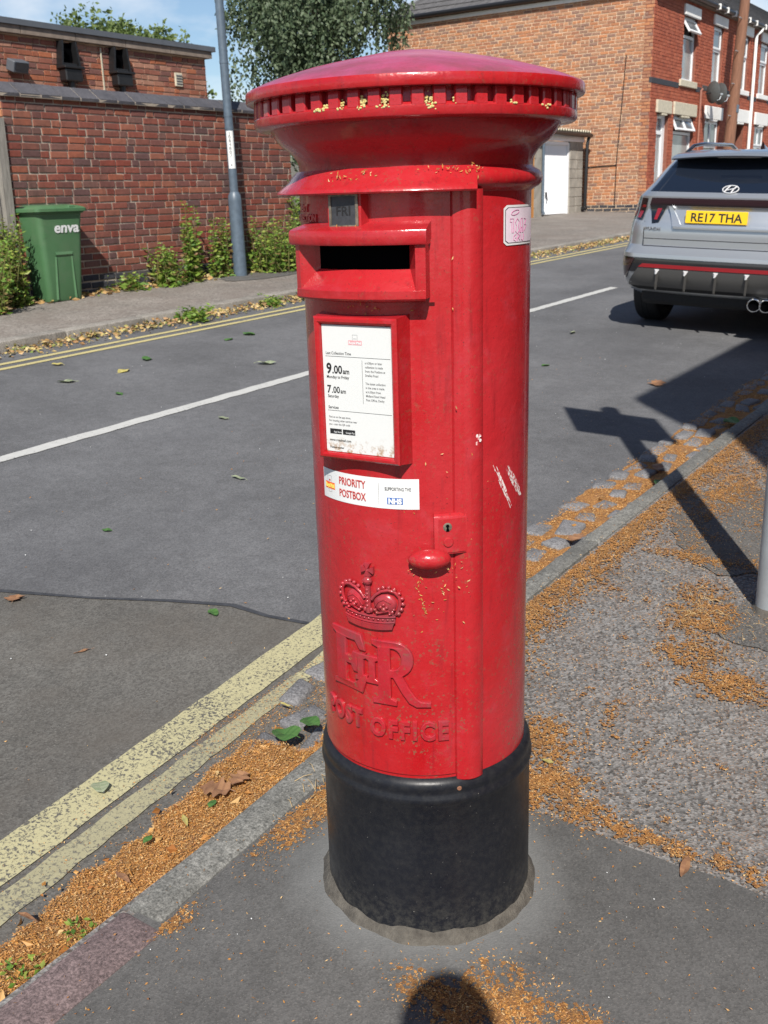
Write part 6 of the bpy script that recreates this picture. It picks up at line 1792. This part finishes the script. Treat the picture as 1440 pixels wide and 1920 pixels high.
ys2 = rs.uniform(4.0, 9.8, 900)
V, F = flat_leaves(900, lambda k: -7.96 + abs(rs.normal(0, .11)), lambda k: ys2[k], .07, lambda x, y: gz(x, y, .008 + .02 * rs.random()))
o = np_mesh('leaf_litter', V, F, M['mixed_litter']); o['kind'] = 'stuff'

# ------------------------------------------------------------------ orange seed husks
from mathutils import noise as mnoise
def nz(x, y, s_): return mnoise.noise(Vector((x * s_, y * s_, 3.7)))
def pile(x, y):
    """height of the husk bed above the road in the near gutter"""
    if x > kf(y) + .002: return 0
    edge = -.685 - .12 * (min(y, .1) + .36) - .04 * nz(x, y, 5) - .025 * nz(x, y, 18)
    if y > .25: edge = kf(y) - .12 - .05 * nz(x, y, 4)
    t = (x - edge) / max(.03, kf(y) - edge)
    return .072 * max(0, min(1, t)) ** .7 * (1 + .25 * nz(x, y, 12)) * (1 if y < .3 else .45)
bed = MB()
bed.grid(lambda a, b: (lambda y: (lambda x: (x, y, gz(x, y, ROAD + pile(x, y) - .004)))(-.90 + (kf(y) + .90) * a))(-1.6 + 2.6 * b), 60, 220)
def far_bed(a, b):
    y = 1.1 + 14 * b; e = -.82 + .05 * nz(0, y, 4) + .02 * nz(0, y, 15)
    x = e + (kf(y) - e) * a
    return (x, y, gz(x, y, ROAD + .0045 + .007 * min(1, 4 * a) * (1 + .5 * nz(x, y, 9)) + .03 * max(0, (x + .57) / .08)))
bed.grid(far_bed, 16, 500)
o = bed.build('husk_litter', M['husk_bed'], None, 60); o['kind'] = 'stuff'
C, D, L, W = [], [], [], []
r = random.Random(5)
def put(x, y, z, size=.0052):
    a = r.uniform(0, 6.28)
    C.append((x, y, z)); D.append((math.cos(a), math.sin(a), r.gauss(0, .35))); s_ = size * r.uniform(.6, 1.5); L.append(s_); W.append(s_ * r.uniform(.10, .26))
n = 0
while n < 62000:                                   # gutter in front of and beside the box
    y = -1.0 + 2.4 * r.random() ** 1.15; x = r.uniform(-.88, kf(y) + .004)
    h = pile(x, y)
    if h < .006 and r.random() > (.30 if y > .15 and nz(x, y, 9) > -.25 else .035): continue
    put(x, y, gz(x, y, ROAD + max(h, .003) + r.uniform(0, .006))); n += 1
n = 0
while n < 34000:                                   # gutter beyond the box
    y = 1.3 + 7.5 * r.random() ** 1.4; x = r.uniform(-.86, kf(y) + .004)
    e = -.83 + .05 * nz(x, y, 4)
    if x < e and r.random() > .06: continue
    if nz(x, y, 7) < -.15 and r.random() < .8: continue
    put(x, y, gz(x, y, ROAD + .0125 + r.uniform(0, .006) + .032 * max(0, (x + .57) / .08)), .0075); n += 1
ELL = [(-.335, .02, .05, .16, 1.0), (-.31, .13, .04, .08, .8), (-.37, -.42, .05, .05, .9), (-.36, .35, .045, .2, .8),
       (.30, -.25, .09, .085, .95), (.24, -.29, .11, .05, .95), (.40, -.27, .05, .05, .7), (.43, -.20, .045, .035, .9), (.22, -.21, .025, .02, .5), (.30, -.185, .02, .015, .5), (.46, -.30, .04, .03, .6),
       (.20, .37, .10, .06, .8), (.08, .42, .10, .10, .85), (.36, .355, .14, .035, .9), (.52, .36, .12, .03, .6), (-.02, .60, .12, .12, .75),
       (.10, 1.55, .12, .16, .9), (.16, 1.30, .12, .12, .7), (.30, 1.15, .15, .1, .8), (.05, 1.75, .10, .12, .7), (-.10, 2.05, .22, .06, .7), (.25, 2.1, .2, .12, .6), (-.2, 3.0, .12, .6, .7), (.1, 2.9, .2, .3, .5)]
def wgt(x, y):
    w = 0.0
    if x < kf(y) + (.10 if y < .9 else .075) + .012 * nz(x, y, 20): return 0.0
    for ex, ey, rx_, ry_, k in ELL:
        d = ((x - ex) / rx_) ** 2 + ((y - ey) / ry_) ** 2
        if d < 4: w = max(w, k * math.exp(-d * 1.1))
    if y > .75: w = max(w, .95 * math.exp(-((x - kf(y) - .09) / (.105 + .06 * nz(x, y, 3))) ** 2 * .9))       # along the back of the kerb
    if y > .34: w = max(w, .05 + .45 * max(0, nz(x, y, 4) - .12) + .35 * max(0, nz(x, y, 17) - .1))
    else: w = max(w, .006)
    return w * (1 + .9 * nz(x, y, 26))
cr_ = MB(); n = tries = 0
while n < 17000 and tries < 700000:                 # matted crumbs under the loose husks
    tries += 1
    x = r.uniform(-.42, .75); y = -.75 + 5.2 * r.random() ** 1.6
    if math.hypot(x, y) < .235 or r.random() > (wgt(x, y) - .17) * 1.0: continue
    s_ = r.uniform(.003, .008); z = gz(x, y, .0025 + r.random() * .001)
    cr_.poly([(x + s_ * r.uniform(.5, 1.1) * math.cos(a), y + s_ * r.uniform(.5, 1.1) * math.sin(a), z) for a in (0, 1.05, 2.1, 3.14, 4.2, 5.2)]); n += 1
o = cr_.build('husk_litter', M['husk_bed']); o['kind'] = 'stuff'
n = tries = 0
while n < 70000 and tries < 1500000:
    tries += 1
    x = r.uniform(-.42, .75)
    y = -.75 + 5.2 * r.random() ** 1.6
    if math.hypot(x, y) < .225: continue
    if r.random() > wgt(x, y): continue
    put(x, y, gz(x, y, .003 + r.uniform(0, .004))); n += 1
for k in range(900):                               # stray husks on the kerb top, the road and the patch
    x, y = (lambda y_: (kf(y_) + r.uniform(.005, .09), y_))(r.uniform(-.9, 5)) if k % 3 == 0 else ((r.uniform(-3, -.9), r.uniform(-.6, 6)) if k % 3 == 1 else (r.uniform(-.38, .7), r.uniform(-.6, .3)))
    put(x, y, gz(x, y, (ROAD + .006) if x < kf(y) else .010 if x < kf(y) + .1 else .004), .006 if k % 3 != 1 else .009)
for k in range(170):                               # larger scraps of leaf and bract among the husks
    y = r.uniform(-.9, 5) if k % 2 else r.uniform(-.9, .5); x = r.uniform(-.74, kf(y) - .01)
    put(x, y, gz(x, y, ROAD + (max(pile(x, y), .012) if y < 1.0 else .016) + .006), r.uniform(.010, .024))
    W[-1] = L[-1] * r.uniform(.2, .42)
V, F = leaf_quads(np.array(C), np.array(D), np.array(L), np.array(W), .5, np.random.default_rng(9))
o = np_mesh('husk_litter', V, F, M['husk']); o['kind'] = 'stuff'
# dry grass stalks
st = MB()
for cx_, cy_, n, sp_ in ((-.325, .12, 60, .05), (-.235, .16, 12, .02), (.10, 1.62, 40, .12), (.16, 1.35, 20, .15)):
    for k in range(n):
        x, y = cx_ + r.gauss(0, sp_), cy_ + r.gauss(0, sp_); a = r.gauss(-.6, .7); l_ = r.uniform(.02, .06)
        if math.hypot(x, y) < .23: continue
        z = gz(x, y, .006 + r.random() * .008)
        st.tube([(x, y, z), (x + l_ * .5 * math.cos(a), y + l_ * .5 * math.sin(a), z + r.uniform(0, .012)), (x + l_ * math.cos(a), y + l_ * math.sin(a), z)], .0007, 4, caps=False)
o = st.build('dry_grass', M['straw']); o['kind'] = 'stuff'
# pale grit and scraps
gm = MB()
for k in range(260):
    x, y = (r.uniform(-.35, .8), r.uniform(-.6, 3.5)) if k % 2 else (r.uniform(-5, -.7), r.uniform(-.6, 9))
    s_ = r.uniform(.0008, .0024) * (1 if k % 2 else 1.5)
    if math.hypot(x, y) < .25: continue
    gm.ball((x, y, gz(x, y, (.004 if x > -.38 else ROAD + .008))), (s_, s_ * r.uniform(.6, 1), s_ * .6), 5, 3)
o = gm.build('grit', M['vinyl']); o['kind'] = 'stuff'

# ------------------------------------------------------------------ corner building on the near side, behind the camera's right; its eaves shade the road ahead
sc_ = math.cos(SUN_EL) / math.sin(SUN_EL)
eh = 5.6
L_ = (eh - gz(-1.42, 4.83, ROAD)) * sc_
e0 = Vector((-1.36 + SUN_XY.x * L_, 4.83 + SUN_XY.y * L_))          # eave corner that throws the tip of the shadow
cb = tag(empty('corner_building'), 'brick corner building with a cut off corner across the pavement', 'building')
e1 = e0 + Vector((1.15, -1.15)); 
poly = [(e0.x + .25, e0.y + .10), (e0.x + .25, e0.y + 22), (e0.x + 9, e0.y + 22), (e0.x + 9, e1.y + .2), (e1.x + .2, e1.y + .2)]
wl_ = MB(); zb_ = -.6
P = [(x, y, zb_) for x, y in poly] + [(x, y, eh - .02) for x, y in poly]; k = len(poly)
wl_.add(P, [(i, (i + 1) % k, k + (i + 1) % k, k + i) for i in range(k)] + [tuple(range(k, 2 * k))]); wl_.build('wall', M['brick_front'], cb)
poly = [(e0.x, e0.y), (e0.x, e0.y + 22.2), (e0.x + 9.2, e0.y + 22.2), (e0.x + 9.2, e1.y), (e1.x, e1.y)]
rf_ = MB(); P = [(x, y, eh - .12) for x, y in poly] + [(x, y, eh) for x, y in poly]
ctr = Vector((e0.x + 4.6, e0.y + 10.5))
P += [tuple(Vector((x, y)).lerp(ctr, .5)) + (eh + 1.6,) for x, y in poly]
rf_.add(P, [(j * k + i, j * k + (i + 1) % k, (j + 1) * k + (i + 1) % k, (j + 1) * k + i) for j in range(2) for i in range(k)] + [tuple(range(2 * k, 3 * k)), tuple(reversed(range(k)))])
rf_.build('roof', M['slate'], cb)
for yy in (4.0, 8.5, 13.0, 17.5):
    for z in (1.0, 3.7):
        w_ = MB().box((e0.x + .225, e0.y + yy, z + .75), (.06, 1.1, 1.5)).build('window', M['upvc'], cb)
        MB().box((e0.x + .192, e0.y + yy, z + .75), (.01, .9, 1.3)).build('pane', M['glass'], w_)

# ------------------------------------------------------------------ the photographer, standing behind the camera; the head's shadow reaches the foot of the picture
M['skin'] = plain('skin', (0.45, 0.27, 0.20), 0.5, 0.08, 20)
M['denim'] = plain('dark_denim', (0.03, 0.04, 0.07), 0.9, 0.2, 60)
M['shirt'] = plain('grey_cotton', (0.16, 0.17, 0.18), 0.9, 0.12, 40)
M['hair'] = plain('brown_hair', (0.035, 0.022, 0.014), 0.7, 0.3, 90)
def skinned(name, pts, edges, mat, parent, root_i=0, sub=2):
    """continuous surface grown round a skeleton: pts (x, y, z, radius)"""
    me = bpy.data.meshes.new(name); me.from_pydata([p[:3] for p in pts], edges, [])
    ob = bpy.data.objects.new(name, me); COL.objects.link(ob)
    md = ob.modifiers.new('skin', 'SKIN'); md.use_smooth_shade = True
    for i, p in enumerate(pts):
        r_ = p[3]; me.skin_vertices[0].data[i].radius = r_ if isinstance(r_, tuple) else (r_, r_)
    me.skin_vertices[0].data[root_i].use_root = True
    sb = ob.modifiers.new('smooth', 'SUBSURF'); sb.levels = sub; sb.render_levels = sub
    dg = bpy.context.evaluated_depsgraph_get(); dg.update()
    m2 = bpy.data.meshes.new_from_object(ob.evaluated_get(dg)); m2.name = name
    bpy.data.objects.remove(ob); m2.materials.clear(); m2.materials.append(mat)
    m2.polygons.foreach_set('use_smooth', [True] * len(m2.polygons))
    return link_mesh(name, m2, None, parent)
# local frame: +y towards the box, +x to the right, feet at z = 0
ph_yaw = math.atan2(SUN_XY.x, -SUN_XY.y)
px_, py_ = 1.171, -1.835
hx_, hy_, hz_ = -.016, -.05, -.03                   # the phone is held a little left of the face
per = tag(empty('person', (px_, py_, gz(px_, py_)), (0, 0, ph_yaw)), 'person in grey shirt and dark jeans holding up a phone', 'person')
body_pts = [(0, 0, .98, (.155, .105)), (0, .0, 1.12, (.145, .10)), (0, .01, 1.30, (.165, .11)), (0, .0, 1.44, (.15, .095)), (0, .0, 1.53, .060), (0, .015, 1.60, .055),
            (-.095, 0, .90, .095), (-.11, .02, .52, .062), (-.115, -.01, .12, .042), (-.12, .10, .035, .036), (.095, 0, .90, .095), (.11, .02, .52, .062), (.115, -.01, .12, .042), (.12, .10, .035, .036),
            (-.185, .0, 1.45, .058), (-.23, .05, 1.19, .043), (-.085 + hx_, .235 + hy_, 1.285 + hz_, .030), (.185, .0, 1.45, .058), (.23, .05, 1.19, .043), (.085 + hx_, .235 + hy_, 1.285 + hz_, .030)]
body_e = [(0, 1), (1, 2), (2, 3), (3, 4), (4, 5), (0, 6), (6, 7), (7, 8), (8, 9), (0, 10), (10, 11), (11, 12), (12, 13), (3, 14), (14, 15), (15, 16), (3, 17), (17, 18), (18, 19)]
skinned('body', body_pts, body_e, M['skin'], per)
shirt = [(0, 0, .95, (.168, .118)), (0, .0, 1.12, (.158, .112)), (0, .01, 1.30, (.177, .121)), (0, .0, 1.45, (.158, .105)), (0, 0, 1.505, .075), (-.185, .0, 1.455, .070), (-.222, .035, 1.26, .058), (.185, .0, 1.455, .070), (.222, .035, 1.26, .058)]
skinned('shirt', shirt, [(0, 1), (1, 2), (2, 3), (3, 4), (3, 5), (5, 6), (3, 7), (7, 8)], M['shirt'], per)
jeans = [(0, 0, .99, (.166, .116)), (-.095, 0, .90, .106), (-.11, .02, .52, .074), (-.115, -.01, .10, .060), (.095, 0, .90, .106), (.11, .02, .52, .074), (.115, -.01, .10, .060)]
skinned('jeans', jeans, [(0, 1), (1, 2), (2, 3), (0, 4), (4, 5), (5, 6)], M['denim'], per)
for s_ in (-1, 1): MB().rbox((s_ * .12, .06, .045), (.095, .27, .085), .035, 3).build('shoe', M['black_pvc'], per, 60)
hd = MB().ball((0, .035, 1.70), (.077, .098, .122), 24, 16)
hd.ball((0, .13, 1.685), (.014, .020, .022), 10, 6)
for s_ in (-1, 1): hd.ball((s_ * .078, .03, 1.695), (.012, .020, .032), 10, 6)
hdo = hd.build('head', M['skin'], per, 70)
fe = MB()
for s_ in (-1, 1): fe.ball((s_ * .032, .118, 1.715), (.013, .010, .008), 10, 6)
fe.build('eyes', M['vinyl'], hdo, 70)
MB().ball((0, .122, 1.640), (.024, .010, .006), 10, 6).build('mouth', M['ink_pale_red'], hdo, 70)
hr = MB().ball((0, .015, 1.735), (.088, .105, .108), 24, 16)
hr.v = [(x, y, max(z, 1.735 - .06 * (y < .02) - .0)) for x, y, z in hr.v]
hr.build('hair', M['hair'], per, 70)
for s_ in (-1, 1):                                 # hands closed on the phone's edges
    hp = [(s_ * .085, .235, 1.285, .028), (s_ * .070, .262, 1.320, .030), (s_ * .060, .275, 1.345, .028)]; he = [(0, 1), (1, 2)]
    for k in range(4):
        z = 1.335 + .020 * k; i0 = len(hp)
        hp += [(s_ * .058, .282, z, .0095), (s_ * .050, .305, z + .004, .0085), (s_ * .030, .310, z + .006, .0075), (s_ * (.016 - .004 * (k % 2)), .308, z + .006, .006)]
        he += [(2, i0), (i0, i0 + 1), (i0 + 1, i0 + 2), (i0 + 2, i0 + 3)]
    i0 = len(hp); hp += [(s_ * .052, .272, 1.330, .011), (s_ * .038, .274, 1.352, .010), (s_ * .024, .280, 1.370, .0085)]; he += [(1, i0), (i0, i0 + 1), (i0 + 1, i0 + 2)]
    hp = [(q_[0] + hx_, q_[1] + hy_, q_[2] + hz_, q_[3]) for q_ in hp]
    skinned('hand', hp, he, M['skin'], per, 0, 1)
pho = tag(empty('phone', (0, 0, 0), (0, 0, 0)), 'dark mobile phone held upright in both hands of the photographer', 'phone')
pho.matrix_world = Matrix.Translation((px_, py_, gz(px_, py_))) @ Matrix.Rotation(ph_yaw, 4, 'Z') @ Matrix.Translation((hx_, .292 + hy_, 1.372 + hz_)) @ Matrix.Rotation(R(-17), 4, 'X')
MB().rbox((0, 0, 0), (.074, .0085, .155), .004, 2).build('case', M['gloss_black'], pho, 50)
MB().box((0, -.0046, 0), (.068, .0006, .148)).build('screen', M['car_glass'], pho)
MB().lathe([(0, .0062), (.008, .0062), (.009, .003)], 20, (-.02, 0, .058), axis='Y').build('camera_ring', M['chrome'], pho, 40)
